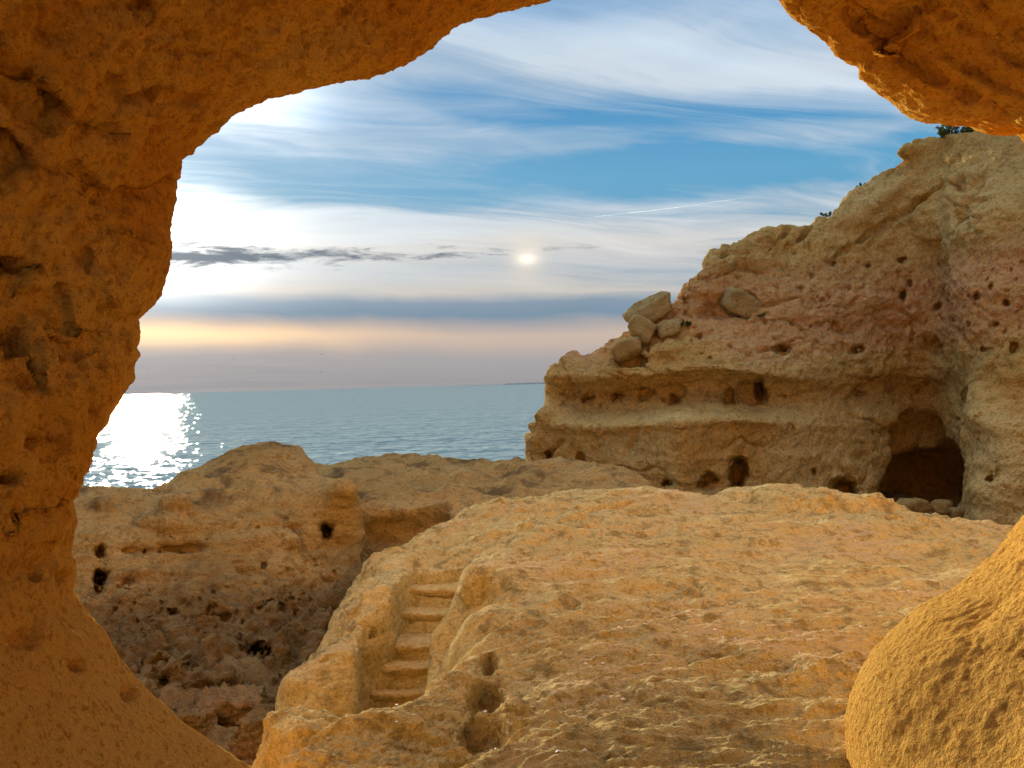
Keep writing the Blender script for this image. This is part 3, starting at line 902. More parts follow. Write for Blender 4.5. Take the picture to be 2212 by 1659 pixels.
    plat = add('rock_platform', me, M_PLAT, 'ochre rock shelf sloping up to a crest below the cliff', 'rock shelf')
    # steps, each a worn block let into the channel
    for n, (x, y, z, w) in enumerate(STAIR):
        p = ST[n]; wd = w / FP * p[1] * 0.5 + 0.07
        depth = (ST[n - 1][1] - p[1] if n else 0.40) + 0.22
        hh = 0.26
        nx, ny, nz = 34, 38, 24
        gx = np.linspace(-wd - .05, wd + .05, nx); gy = np.linspace(-0.05, depth + .05, ny); gz = np.linspace(-hh - 0.05, 0.08, nz)
        X, Yg, Z = np.meshgrid(gx, gy, gz, indexing='ij')
        sag = 0.025 * np.clip(1 - (X / wd) ** 2, 0, 1)
        rd = 0.028
        und = 0.06 * sstep(-Z, 0.03, 0.17)
        qx, qy, qz = np.abs(X) - wd + rd, np.maximum(und - Yg, Yg - depth) + rd, np.abs(Z + hh / 2 + sag) - hh / 2 + rd
        dd = np.sqrt(np.maximum(qx, 0) ** 2 + np.maximum(qy, 0) ** 2 + np.maximum(qz, 0) ** 2) + np.minimum(np.maximum(np.maximum(qx, qy), qz), 0) - rd
        V, Q = surfnet(dd.astype(np.float32), (gx[0], gy[0], gz[0]), (gx[1] - gx[0], gy[1] - gy[0], gz[1] - gz[0]))
        V = V + np.array([p[0], p[1], p[2] + CZ])
        sm = subdiv(mk_mesh('step', V, Q), 1)
        displace(sm, lambda P, N: 0.022 * fbm(P, 3.0, 3, 0.5, seed=n * 3.0) + 0.010 * fbm(P, 9.0, 3, 0.5, 'b', seed=4.0), c)
        add('step', sm, M_STEP, parent=plat)


build_platform()


# ------------------------------------------------------------------ gully floor
def build_gully():
    s = 0.006
    xs = np.linspace(-9, 14, 260); ys = np.concatenate([np.linspace(-9, 2.4, 20), np.linspace(2.5, 12, 220), np.linspace(12.2, 33, 50)])
    X, Y = np.meshgrid(xs, ys, indexing='ij')
    P = np.stack([X.ravel(), Y.ravel(), 0 * X.ravel()], 1)
    z = -3.05 + 0.35 * fbm(P, 0.5, 3, 0.5, seed=1.0) + 0.38 * fbm(P, 1.1, 5, 0.55, 'b', seed=2.0)
    z -= 1.3 * sstep(P[:, 1], 12, 17)
    z = np.where(P[:, 1] < 3.2, -2.45 + 0 * z, z) * sstep(P[:, 1], 2.6, 3.6) + -2.45 * (1 - sstep(P[:, 1], 2.6, 3.6))
    P[:, 2] = z
    i = np.arange(len(P)).reshape(X.shape)
    Q = np.stack([i[:-1, :-1], i[1:, :-1], i[1:, 1:], i[:-1, 1:]], -1).reshape(-1, 4)
    P[:, 2] += CZ
    me = mk_mesh('gully_floor', P, Q)
    displace(me, lambda P, N: 0.10 * fbm(P, 3.5, 5, 0.62, 'b', seed=3.0))
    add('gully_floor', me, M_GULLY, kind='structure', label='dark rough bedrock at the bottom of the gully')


build_gully()


# ------------------------------------------------------------------ generic face-and-top rock body
def body(name, face, top, right=None, left=None, bot=None, s=0.005, lv=1, arange=None, brange=None, crange=None, slope=0.12, kr=0.02, post=None, thick=0.5, back=0.13, hollow=(9, 9)):
    """face: (x, y, d) points on the side we see; top/left/right: outlines"""
    U, V = UV([p[0] for p in face], [p[1] for p in face])
    rb = RBF(np.stack([U, V], 1), np.log([p[2] for p in face]), 0.003)
    A, B, C = grid_abc(arange[0], arange[1], brange[0], brange[1], crange[0], crange[1], s)
    AB = np.stack(np.meshgrid(A, B, indexing='ij'), -1)
    cF = rb(AB.reshape(-1, 2)).reshape(len(A), len(B))
    if post is not None:
        cF = post(AB, cF)
    G = cF[:, :, None] - C[None, None]
    T = AB[:, :, 1] - top(A)[:, None]
    T3 = T[:, :, None] + slope * np.maximum(-G, 0)
    # slope of the outline
    gr = np.gradient(top(A), A); T3 = T3 / np.sqrt(1 + np.clip(gr, -3, 3) ** 2)[:, None, None]
    F = smax(G, T3, kr)
    F = smax(F, -(G + thick), 0.02)
    def keep(V):
        i = np.clip(((V[:, 0] - A[0]) / s).astype(int), 0, len(A) - 1); j = np.clip(((V[:, 1] - B[0]) / s).astype(int), 0, len(B) - 1)
        inside = (V[:, 2] < cF[i, j] + thick - 0.04) | ((V[:, 0] > hollow[0]) & (V[:, 0] < hollow[1]))
        return V[:, 2] < cF[i, j] + back + np.where((V[:, 1] < top(V[:, 0]) - 0.03) & inside, 1.0, 0.0)
    return F, A, B, C, keep


def build_ridge():
    face = [(120, 1060, 11.8), (170, 1065, 12.0), (300, 1052, 12.4), (450, 1000, 12.9), (580, 960, 13.4), (680, 1000, 13.4), (200, 1150, 11.2), (380, 1110, 11.5), (400, 1180, 11.4), (560, 1080, 12.0), (690, 1060, 12.3),
            (740, 1060, 12.2), (200, 1250, 10.9), (330, 1260, 10.9), (480, 1250, 11.0), (620, 1200, 11.6), (730, 1180, 12.3), (300, 1350, 10.3), (450, 1340, 10.4), (600, 1320, 10.7), (690, 1280, 11.4),
            (300, 1430, 9.6), (480, 1420, 9.6), (620, 1400, 10.0), (380, 1500, 8.9), (550, 1500, 9.0), (550, 1600, 8.0), (380, 1600, 8.0), (100, 1300, 10.6), (100, 1500, 9.0)]
    top = outline([(60, 1065), (160, 1058), (250, 1050), (330, 1048), (390, 1022), (440, 997), (490, 976), (530, 961), (560, 956), (600, 955), (645, 963), (662, 980), (685, 1008), (690, 1026), (715, 1029), (750, 1036),
                   (768, 1050), (775, 1100), (790, 1180), (800, 1400)])
    F, A, B, C, keep = body('ridge', face, top, s=0.0050, arange=(-0.56, -0.13), brange=(-0.42, -0.045), crange=(7.2, 22.0), slope=0.10, kr=0.022, thick=0.35)
    for h in [(216, 1253, 15, 31, 10.9, 1.2, 0.2), (215, 1193, 13, 14, 11.0, 1.0, 0.4), (705, 1147, 13, 24, 12.1, 1.3, 0.2, 0.004, 0.25), (272, 1268, 12, 26, 10.85, 0.9, 0.5), (372, 1322, 9, 11, 10.5, 1.2, 0.1),
              (455, 1313, 6, 6, 10.5, 1.3, 0.1), (545, 1400, 45, 16, 9.8, 1.0, 0.1, 0.006), (358, 1474, 10, 14, 9.1, 1.2, 0.1), (640, 1322, 6, 6, 10.7, 1.2, 0.0), (603, 1320, 7, 7, 10.6, 1.2, 0.0), (560, 1316, 6, 6, 10.6, 1.2, 0.0),
              (570, 1222, 8, 9, 11.4, 1.0, 0.2), (632, 1152, 8, 14, 11.8, 1.0, 0.3), (400, 1185, 60, 9, 11.3, 0.5, 0.0, 0.01), (300, 1190, 40, 10, 11.1, 0.5, 0.0, 0.01), (250, 1317, 5, 5, 10.5, 1.2, 0), (510, 1225, 6, 10, 11.2, 1, .3),
              (390, 1195, 4, 4, 11.3, 1.5, 0), (346, 1193, 4, 4, 11.2, 1.5, 0), (312, 1192, 5, 6, 11.1, 1.5, 0), (535, 1230, 20, 18, 11.3, 0.7, 0.3, 0.01), (590, 1310, 40, 16, 10.7, 0.6, 0.2, .01), (480, 1330, 14, 10, 10.4, .8, .2)]:
        carve(F, A, B, C, *h)
    for h in [(380, 1092, 38, 24, 11.5, 0.9, 0.0, 0.004), (318, 1124, 28, 13, 11.35, 1.1, 0.0, 0.004), (350, 1130, 34, 14, 11.4, .8, .4, .01), (225, 1105, 28, 26, 11.5, 0.6, 0.6, 0.01), (620, 1178, 26, 22, 11.8, 0.9, 0.2, 0.006), (560, 1180, 24, 30, 11.7, .6, .6, .01),
              (738, 1066, 36, 32, 12.3, 1.2, 0.1, 0.010), (450, 1490, 80, 40, 9.2, 0.6, 0.4, 0.01), (520, 1530, 70, 45, 8.6, 0.7, 0.4, 0.01), (350, 1480, 50, 50, 9.2, .6, .4, .01)]:
        heap(F, A, B, C, *h)
    me = abc_mesh('ridge', F, A, B, C, 0.0050, 1, keep)
    def a(P, N):
        low = sstep(P[:, 2], -2.1, -2.7)
        d = 0.10 * fbm(P, (0.7, 0.7, 1.0), 3, 0.5, seed=6.0) + 0.09 * fbm(P, (0.5, 0.5, 3.0), 4, 0.55, 'r', seed=2.0)
        d -= 0.05 * cracks(P, (0.25, 0.25, 1.6), 0.05, 6.0, 0.6, 0.0)
        d += low * 0.34 * fbm(P, 2.0, 4, 0.55, 'b', seed=8.0)
        return d
    def b(P, N):
        low = 0.5 + 0.9 * sstep(P[:, 2], -2.0, -2.6)
        return low * (0.060 * fbm(P, 4.0, 4, 0.6, 'b', seed=4.0) - 0.10 * pits(P, 0.55, 0.35, 0.08, 0.22, 3) - 0.05 * pits(P, 0.22, 0.35, 0.12, 0.30, 9)) + 0.012 * fbm(P, 17.0, 3, 0.6, seed=4.8)
    rr = np.random.default_rng(9)
    holes = [(216, 1253, 14, 30, 0.5), (218, 1193, 12, 13, 0.25), (705, 1147, 12, 23, 0.4, 0.25), (372, 1322, 8, 10, 0.18), (455, 1313, 6, 6, 0.15), (358, 1474, 9, 13, 0.2), (640, 1322, 5, 5, 0.12), (603, 1320, 6, 6, 0.12),
             (560, 1316, 6, 6, 0.12), (570, 1222, 7, 8, 0.12), (250, 1317, 5, 5, 0.12), (390, 1195, 4, 4, 0.1), (346, 1193, 4, 4, 0.1), (312, 1192, 5, 6, 0.1), (545, 1405, 34, 9, 0.25), (575, 1408, 12, 10, 0.3)]
    for n in range(150):
        x0 = rr.uniform(180, 740); y0 = rr.uniform(1090, 1480) if n < 60 else 1330 + rr.normal() * 55; r0 = rr.uniform(2.8, 5.0)
        holes.append((x0, y0, r0, r0 * rr.uniform(0.8, 1.4), r0 / FP * 11 * rr.uniform(1.2, 3.0), rr.uniform(-.4, .4)))
    displace(me, a, b, lambda P, N: poke(P, N, holes))
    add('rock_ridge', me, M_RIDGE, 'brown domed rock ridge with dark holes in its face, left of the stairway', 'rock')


build_ridge()


def build_back_rock():
    # flat-topped shelf behind: top as a height field, front as a recessed face
    tp = [(690, 1012, -1.55), (740, 1003, -1.58), (830, 994, -1.60), (900, 999, -1.66), (1000, 1005, -1.66), (1100, 1012, -1.68), (1200, 1010, -1.62), (1260, 1004, -1.55), (1330, 1010, -1.52), (1390, 1032, -1.60),
          (760, 1060, -1.62), (900, 1050, -1.68), (1050, 1060, -1.72), (1200, 1050, -1.72), (1300, 1045, -1.62), (790, 1095, -1.74), (900, 1090, -1.72), (1000, 1105, -1.74), (1150, 1090, -1.80), (1300, 1075, -1.75)]
    pts = list(poly_z(tp))
    for x, y, z in tp[:10]:
        p = atz(x, y, z); pts += [p + np.array([0, 1.2, -0.35]), p + np.array([0.2, 3.5, -2.2])]
    p = atz(1390, 1032, -1.60)
    pts += [p + np.array([0.5, 0, -0.5]), p + np.array([1.2, 0, -2.0]), p + np.array([0.5, -2.5, -1.0]), p + np.array([1.2, -3, -2.4])]
    pts = np.array(pts)
    H = RBF(pts[:, :2], pts[:, 2], 0.02)
    s = 0.0056
    A, B, C = grid_abc(-0.26, 0.22, -0.24, -0.065, 11.5, 25.0, s)
    Y = np.exp(C)
    XY = np.stack([(A[:, None] * Y[None]).ravel(), np.repeat(Y[None], len(A), 0).ravel()], 1)
    h = np.maximum(H(XY), -4.5).reshape(len(A), len(Y))
    F = (B[None, :, None] - (h / Y[None])[:, None, :]) * 0.75
    # front lip distance along the face
    fx = UV([640, 760, 800, 880, 960, 1010, 1060, 1200, 1400], [1100] * 9)[0]; fd = np.log([13.2, 13.0, 12.9, 13.0, 12.9, 12.5, 12.3, 12.0, 12.0])
    cl = np.interp(A, fx, fd)
    G = cl[:, None, None] - C[None, None] + 0 * B[None, :, None]
    F = smax(F, G, 0.03)
    carve(F, A, B, C, 890, 1150, 115, 52, 12.9, 0.32, 0.2, 0.012)
    carve(F, A, B, C, 905, 1140, 9, 11, 13.8, 1.4, 0.2); carve(F, A, B, C, 850, 1170, 8, 9, 13.6, 1.0, 0.2)
    me = abc_mesh('shelf', F, A, B, C, s, 1, lambda V: V[:, 1] * np.exp(V[:, 2]) > -3.4)
    def a(P, N):
        up = sstep(N[:, 2], 0.3, 0.8)
        return 0.10 * fbm(P, (0.7, 0.9, 1), 3, 0.5, seed=5.0) + up * 0.22 * fbm(P, (0.7, 1.1, 1), 3, 0.5, 'r', seed=6.6) + 0.04 * fbm(P, 3.0, 3, 0.5, 'b', seed=6.0)
    def b(P, N):
        return 0.03 * fbm(P, 6.0, 3, 0.55, 'b', seed=1.0) - 0.09 * pits(P, 0.6, 0.3, 0.1, 0.25, 4)
    displace(me, a, b)
    add('flat_rock', me, M_RIDGE, 'low flat-topped brown rock between the domed ridge and the cliff', 'rock')


build_back_rock()


# ------------------------------------------------------------------ cliff
CLIFF = {}


def build_cliff():
    face = [(1140, 925, 30.5), (1190, 800, 30.0), (1200, 880, 29.6), (1250, 780, 29.5), (1180, 1000, 30.0), (1300, 850, 28.7), (1300, 960, 28.4), (1420, 830, 27.6), (1440, 950, 27.0), (1470, 920, 26.8), (1470, 1010, 26.8), (1400, 740, 28.8),
            (1500, 700, 28.3), (1480, 640, 29.6), (1560, 570, 29.8), (1600, 660, 28.6), (1600, 800, 27.4), (1600, 940, 27.2), (1600, 1040, 27.0), (1750, 500, 30.4), (1800, 600, 29.2), (1780, 700, 28.4), (1750, 800, 28.0), (1750, 950, 27.8),
            (1750, 1050, 27.4), (1880, 420, 30.6), (1980, 320, 31.0), (1950, 500, 29.6), (1950, 650, 28.8), (1900, 800, 28.9), (1870, 930, 28.6), (1860, 1050, 27.8), (2000, 780, 28.9), (2010, 880, 29.4), (2040, 700, 27.6), (2030, 500, 27.8),
            (2060, 400, 28.0), (2090, 700, 25.6), (2120, 500, 26.0), (2130, 320, 27.8), (2100, 850, 24.8), (2110, 1000, 24.2), (2110, 1120, 23.8), (2180, 450, 25.6), (2200, 700, 24.4), (2200, 900, 23.8), (2200, 1100, 23.2), (2400, 500, 24.0), (2400, 900, 22.0),
            (2062, 900, 28.6), (2066, 1000, 28.8), (2062, 1090, 28.6), (2068, 820, 28.0), (2050, 640, 28.0), (2045, 560, 28.2), (2078, 620, 25.6), (2092, 900, 24.4), (2096, 1060, 24.0), (1500, 1150, 26.6), (1900, 1180, 26.6), (2200, 1200, 22.8), (1180, 1120, 29.6)]
    top = outline([(1080, 1200), (1128, 1100), (1137, 940), (1145, 920), (1150, 908), (1172, 892), (1182, 862), (1187, 835), (1190, 800), (1200, 788), (1215, 775), (1240, 768), (1253, 774), (1270, 766), (1290, 755), (1303, 743), (1322, 728), (1350, 712),
                   (1375, 700), (1410, 686), (1450, 662), (1465, 650), (1470, 632), (1500, 600), (1525, 566), (1560, 555), (1570, 535), (1600, 515), (1640, 503), (1690, 490), (1740, 482), (1760, 470), (1800, 458), (1815, 440), (1830, 415), (1860, 400),
                   (1900, 370), (1940, 345), (1965, 330), (1975, 305), (2000, 300), (2040, 285), (2110, 280), (2200, 262), (2350, 225)])
    # erosion profile of the beds, by level
    ly = np.array([250, 480, 560, 640, 690, 740, 790, 812, 826, 850, 878, 898, 912, 930, 980, 1060, 1150], float)
    lp = np.array([0, 0, 0.004, 0.008, 0.022, 0.012, -0.008, -0.014, 0.018, 0.038, 0.028, 0.0, -0.016, -0.004, 0.004, 0.016, 0.008])
    lv_ = (829.5 - ly) / FP
    def post(AB, cF):
        a, b = AB[..., 0], AB[..., 1]
        P = np.stack([a.ravel() * 28, 0 * a.ravel(), b.ravel() * 28], 1)
        bb = b + a * sr + 0.012 * gn(P * 0.25).reshape(a.shape)
        fade = 1 - 0.75 * sstep(a, 0.24, 0.36)
        o = np.argsort(lv_)
        p = np.interp(bb, lv_[o], lp[o]) * fade
        # the buttress edge at the right, the corner below the white ledge
        eb = UV([2040, 2045, 2055, 2065, 2085, 2090, 2078], [330, 480, 620, 760, 880, 1000, 1110]); oo = np.argsort(eb[1])
        t = np.interp(b, eb[1][oo], eb[0][oo]) - a + 0.004 * gn(P * 0.9).reshape(a.shape)
        p = p + 0.065 * sstep(t, -0.003, 0.005) * np.exp(-np.maximum(t, 0) / 0.10) * sstep(-b, -0.26, -0.12)
        p = p - 0.035 * np.exp(-np.abs(a - 0.187) / 0.05) * sstep(-b, 0.035, 0.05)
        # weathered bedding
        p = p + 0.003 * fbm(P, (0.15, 1, 1.3), 4, 0.6, 'r', seed=3.0).reshape(a.shape)
        return cF + p
    F, A, B, C, keep = body('cliff', face, top, s=0.0036, arange=(0.0, 0.66), brange=(-0.19, 0.31), crange=(20.5, 42.0), slope=0.20, kr=0.014, post=post, thick=0.30, hollow=(0.36, 0.54))
    # great cave in the corner, smaller hollows
    H = [(1975, 940, 100, 60, 28.9, 0.6, 0.25, 0.012), (1990, 1050, 98, 80, 28.6, 2.4, 0.3, 0.010), (1970, 985, 60, 60, 28.6, 1.2, 0.2, 0.010, 0.5), (2050, 1040, 50, 100, 28.6, 2.0, 0.3, 0.01), (1925, 1090, 40, 50, 28.6, 1.6, 0.3, 0.01), (1820, 1062, 36, 30, 27.5, 1.1, 0.2, 0.006),
         (1593, 1018, 25, 36, 27.0, 1.1, 0.15, 0.006, 0.1), (1441, 1043, 12, 8, 26.8, 1.2, 0.1), (1528, 1040, 32, 20, 27.0, 0.8, 0.2, 0.006), (1640, 845, 12, 27, 27.5, 1.3, 0.2, 0.004, -0.1), (1625, 850, 32, 34, 27.5, 0.7, 0.2, 0.008),
         (1575, 855, 20, 24, 27.5, 0.8, 0.25, 0.006), (1457, 862, 12, 9, 27.6, 1.2, 0.1), (1395, 852, 24, 20, 27.9, 0.7, 0.15, 0.005), (1335, 855, 16, 14, 28.4, 0.8, 0.1, 0.005), (1272, 860, 14, 18, 29.0, 0.7, 0.1, 0.005), (1455, 850, 26, 22, 27.6, .7, .2, .006),
         (1186, 983, 9, 10, 29.9, 1.5, 0.0), (1254, 995, 11, 16, 29.0, 1.2, 0.0), (1440, 778, 26, 12, 28.2, 0.8, 0.0, 0.005), (1692, 757, 18, 18, 28.3, 0.9, 0.0, 0.005), (1850, 757, 18, 12, 28.6, 0.8, 0.0), (2018, 750, 34, 24, 28.6, 0.8, -0.1, 0.008),
         (1950, 640, 7, 16, 28.8, 1.2, 0), (1966, 612, 5, 9, 28.9, 1.2, 0), (2027, 662, 8, 8, 27.7, 1.4, 0), (1800, 569, 7, 6, 29.6, 1.2, 0), (1876, 574, 5, 5, 29.6, 1.2, 0), (1950, 563, 9, 8, 29.3, 0.8, 0), (1775, 648, 5, 5, 28.8, 1.3, 0), (1927, 845, 6, 6, 28.8, 1.3, 0),
         (1854, 850, 16, 8, 28.6, 0.8, 0), (1510, 727, 7, 7, 28.2, 1, 0), (1400, 757, 6, 6, 28.7, 1.2, 0), (1534, 773, 4, 5, 27.9, 1.4, 0), (1655, 857, 6, 6, 27.5, 1.2, 0), (1695, 858, 4, 4, 27.8, 1.4, 0), (2083, 852, 8, 18, 25.5, 1.4, 0.3), (1758, 1020, 6, 8, 27.5, 1, 0),
         (1360, 780, 60, 16, 28.9, 0.6, -0.2, 0.008), (2110, 640, 8, 8, 25.3, 1, 0), (2140, 620, 6, 7, 25.2, 1, 0), (2175, 655, 7, 8, 24.8, 1, 0), (2138, 1035, 8, 10, 24, 1, 0), (2150, 700, 7, 6, 25, 1, 0), (2125, 755, 8, 7, 25, 1, 0), (2190, 750, 10, 12, 24.5, 1, 0),
         (1590, 655, 46, 30, 28.9, 0.6, 0.1, 0.008), (1540, 670, 40, 24, 28.8, 0.6, 0.1, 0.008)]
    SURF['map'] = np.argmax(F < 0, axis=2)
    for h in H:
        carve(F, A, B, C, *h)
    SURF.clear()
    for h in [(1400, 800, 120, 14, 28.0, 0.12, 0.6, 0.01), (1195, 900, 40, 20, 29.6, 0.6, 0.4, 0.01), (1155, 940, 16, 26, 30.4, 1.0, 0.2, 0.008), (1240, 778, 20, 12, 29.7, 1, 0.6, 0.006), (1320, 735, 10, 10, 29.6, 1, 0.4, 0.004), (1590, 560, 60, 28, 29.7, 0.5, 0.5, 0.01),
              (1680, 520, 80, 26, 30.2, 0.4, 0.6, 0.01), (2000, 330, 60, 30, 30.6, 0.6, 0.5, 0.01), (1530, 620, 34, 60, 29.4, 0.5, 0.5, 0.008, -0.6), (1460, 760, 70, 20, 28.2, 0.5, 0.6, 0.008), (1850, 470, 110, 22, 29.9, 0.3, 0.5, 0.008, 0.6), (1950, 400, 90, 22, 30, .3, .5, .008, .6)]:
        heap(F, A, B, C, *h)
    me = abc_mesh('cliff', F, A, B, C, 0.0036, 1, keep)
    CLIFF.update(F=F, A=A, B=B, C=C)
    def band(P):
        zz = P[:, 2] + 0.8 * gn(P * 0.3)
        return sstep(zz, -0.6, 0.8) * (1 - sstep(zz, 3.2, 5.0))
    def a(P, N):
        rub = sstep(P[:, 2], 3.2, 5.0)
        d = 0.34 * fbm(P, (0.25, 0.25, 0.45), 4, 0.55, seed=7.0) + 0.09 * fbm(P, (0.5, 0.5, 1.3), 4, 0.6, 'r', seed=1.0)
        # slanting joints in the upper mass
        jr = fbm(np.stack([P[:, 0] * 0.75 - P[:, 2] * 0.7, P[:, 1] * 0.3, P[:, 0] * 0.12 + P[:, 2] * 0.12], 1), 0.8, 3, 0.5, 'r', seed=14.0)
        d -= 0.16 * cracks(P, (0.10, 0.10, 0.85), 0.05, 4.0, 0.35, -0.1) + 0.14 * cracks(P, (0.55, 0.3, 0.25), 0.03, 8.0, 0.3, 0.1)
        return d - rub * 0.38 * sstep(jr, 0.26, 0.5) + rub * 0.12 * fbm(P, 0.8, 3, 0.55, 'b', seed=2.8)
    def b(P, N):
        bd = band(P)
        d = (0.10 + 0.08 * bd) * fbm(P, 1.9, 5, 0.62, 'b', seed=9.0)
        d -= (0.14 + 0.75 * bd) * 0.6 * pits(P, 0.95, 0.12 + 0.30, 0.08, 0.28, 11, (1, 1, 1.1))
        d -= (0.08 + 0.30 * bd) * 0.8 * pits(P, 0.42, 0.40, 0.10, 0.34, 12)
        return d
    rr = np.random.default_rng(5)
    holes = [(h[0], h[1], h[2], h[3], 1.1 * max(h[2], h[3]) / FP * 28 * (2.2 if max(h[2], h[3]) < 14 else 1.0), h[8] if len(h) > 8 else 0.0) for h in H if max(h[2], h[3]) < 20]
    holes += [(1640, 842, 11, 26, 1.2, 0.1), (1594, 1020, 22, 30, 1.2), (1820, 1064, 28, 24, 1.2), (1441, 1043, 11, 7, 0.6), (1186, 983, 9, 9, 0.7), (1692, 757, 13, 14, 0.5), (1533, 1030, 16, 12, 0.5), (1516, 1046, 12, 8, .5), (1575, 860, 14, 18, .4)]
    for n in range(250):       # the honeycombed beds
        if n < 130:
            x0, y0 = rr.uniform(1480, 2210), 0; y0 = 690 + rr.normal() * 42 - 0.02 * (x0 - 1800)
        elif n < 180:
            x0 = rr.uniform(1200, 1560); y0 = 850 + rr.normal() * 18
        elif n < 220:
            x0 = rr.uniform(2070, 2210); y0 = rr.uniform(560, 1120)
        else:
            x0 = rr.uniform(1500, 2060); y0 = rr.uniform(540, 1040)
        r0 = rr.uniform(2.6, 4.2) + 4.0 * rr.random() ** 4
        holes.append((x0, y0, r0 * rr.uniform(0.8, 1.1), r0 * rr.uniform(0.9, 1.5), r0 / FP * 28 * rr.uniform(0.4, 2.2), rr.uniform(-0.4, 0.4)))
    displace(me, a, b, lambda P, N: poke(P, N, holes))
    add('sea_cliff', me, M_CLIFF, 'tall layered ochre and pink cliff rising to the right, riddled with holes', 'cliff')


build_cliff()


# ------------------------------------------------------------------ loose boulders
def boulder_mesh(w, h, dp, seed, nf=12, cut=(0.52, 0.92), sub=4, rough=1.0, box=0.0):
    """angular block: a ball cut by random planes, edges worn"""
    import bmesh
    bm = bmesh.new(); bmesh.ops.create_icosphere(bm, subdivisions=sub, radius=1.0)
    me = bpy.data.meshes.new('boulder'); bm.to_mesh(me); bm.free()
    me.polygons.foreach_set('use_smooth', np.ones(len(me.polygons), bool))
    P = coords(me).astype(float); r = np.random.default_rng(seed)
    N = r.normal(size=(nf, 3)); N /= np.linalg.norm(N, axis=1, keepdims=True)
    H = r.uniform(cut[0], cut[1], nf) * 1.25
    Nb = np.concatenate([np.eye(3), -np.eye(3)]) + r.normal(size=(6, 3)) * 0.22; Nb /= np.linalg.norm(Nb, axis=1, keepdims=True)
    N = np.concatenate([N, Nb]); H = np.concatenate([H, r.uniform(0.58, 0.74, 6) + box])
    D = P @ N.T
    R = np.where(D > 0.05, H[None] / np.maximum(D, 0.05), 9.0)
    R = -np.log(np.exp(-26 * np.minimum(R, 1.6)).sum(1) + math.exp(-26 * 1.05)) / 26
    P = P * R[:, None]
    P = P / np.abs(P).max(0) * np.array([w / 2, dp / 2, h / 2])
    set_coords(me, P)
    k = 1.0 / max(w, h)
    N2 = normals(me)
    P = P + N2 * rough * (0.06 * max(w, h) * fbm(P, 2.2 * k, 3, 0.5, seed=seed * 1.7) + 0.045 * max(w, h) * fbm(P, 7.0 * k, 4, 0.6, 'b', seed=seed * 0.9))[:, None]
    set_coords(me, P)
    return me


def place_boulder(px, py, w, h, d, seed, tilt, label, mat=None, name='boulder', group=None, dp=1.0, sub=4, cut=(0.52, 0.92), rough=1.0, box=0.0):
    wm, hm = 1.10 * w / FP * d, 1.10 * h / FP * d
    me = boulder_mesh(wm, hm, dp * 0.5 * (wm + hm), seed, cut=cut, sub=sub, rough=rough, box=box)
    o = add(name, me, mat or M_BOULDER, label, 'boulder', group=group)
    p = at(px, py, d); o.location = (p[0], p[1], p[2] + CZ)
    o.rotation_euler = (random.uniform(-.15, .15), -math.radians(tilt), random.uniform(-.2, .2))
    return o


def cliff_d(px, py, fall=28.5):
    a, b = UV(px, py)
    return math.exp(surf_c(CLIFF['F'], CLIFF['A'], CLIFF['B'], CLIFF['C'], float(a), float(b), fall))


def build_boulders():
    g = 'fallen blocks on the cliff ledge'
    d0 = cliff_d(1395, 740) - 0.35
    place_boulder(1352, 753, 60, 50, d0 + 0.0, 3, 12, 'lowest pale block at the left end of the cliff ledge', group=g)
    place_boulder(1390, 711, 60, 56, d0 + 0.35, 8, -10, 'rounded pale block in the middle of the ledge pile', group=g)
    place_boulder(1403, 670, 108, 50, d0 + 0.9, 41, 24, 'long tilted block at the top of the ledge pile, against the sky', group=g, dp=0.8, cut=(0.72, 1.0))
    place_boulder(1442, 710, 50, 36, d0 + 0.25, 14, 6, 'small yellowish block at the right of the ledge pile', group=g)
    place_boulder(1596, 655, 84, 52, cliff_d(1596, 655) - 0.35, 27, -24, 'single big pale block lodged higher up the cliff slope', group=g)
    g = 'rocks in the cliff cave mouth'
    place_boulder(1973, 1092, 78, 32, 26.2, 5, -4, 'flat pale rock lying in the mouth of the cliff cave', group=g, sub=3)
    place_boulder(2034, 1097, 48, 36, 26.6, 6, -12, 'dim rock behind the flat one in the cliff cave mouth', group=g, sub=3)
    place_boulder(2068, 1108, 34, 26, 26.0, 9, 0, 'smallest rock at the right side of the cliff cave mouth', group=g, sub=3)
    place_boulder(1038, 1270, 88, 92, 8.0, 12, 8, 'rounded knob of rock beside the top steps', M_PLAT, dp=0.9, cut=(0.7, 0.9), box=0.25, sub=5, rough=1.3)
    g = 'dark rocks in the gully'
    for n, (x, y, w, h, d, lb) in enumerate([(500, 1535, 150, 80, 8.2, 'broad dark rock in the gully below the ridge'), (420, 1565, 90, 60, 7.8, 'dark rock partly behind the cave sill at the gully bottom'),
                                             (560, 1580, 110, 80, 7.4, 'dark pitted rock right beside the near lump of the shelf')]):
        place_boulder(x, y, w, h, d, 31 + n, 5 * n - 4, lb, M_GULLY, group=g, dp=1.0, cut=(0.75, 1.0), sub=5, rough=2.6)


build_boulders()


# ------------------------------------------------------------------ shrubs
def leaf_mat(name, col):
    m = bpy.data.materials.new(name); m.use_nodes = True
    k = NT(m.node_tree); k.n.clear()
    P = k.new('ShaderNodeNewGeometry').outputs['Position']
    n = k.noise(P, 6.0, 3, 0.6)
    c = k.mix(k.ss(n, 0.35, 0.65), col, (col[0] * 1.9, col[1] * 1.7, col[2] * 1.4))
    d = k.new('ShaderNodeBsdfDiffuse'); k.put(d.inputs[0], c)
    o = k.new('ShaderNodeOutputMaterial'); k.l.new(d.outputs[0], o.inputs[0])
    return m


M_LEAF = leaf_mat('shrub_leaf', (0.055, 0.075, 0.022))
M_STEM = leaf_mat('shrub_stem', (0.12, 0.08, 0.04))


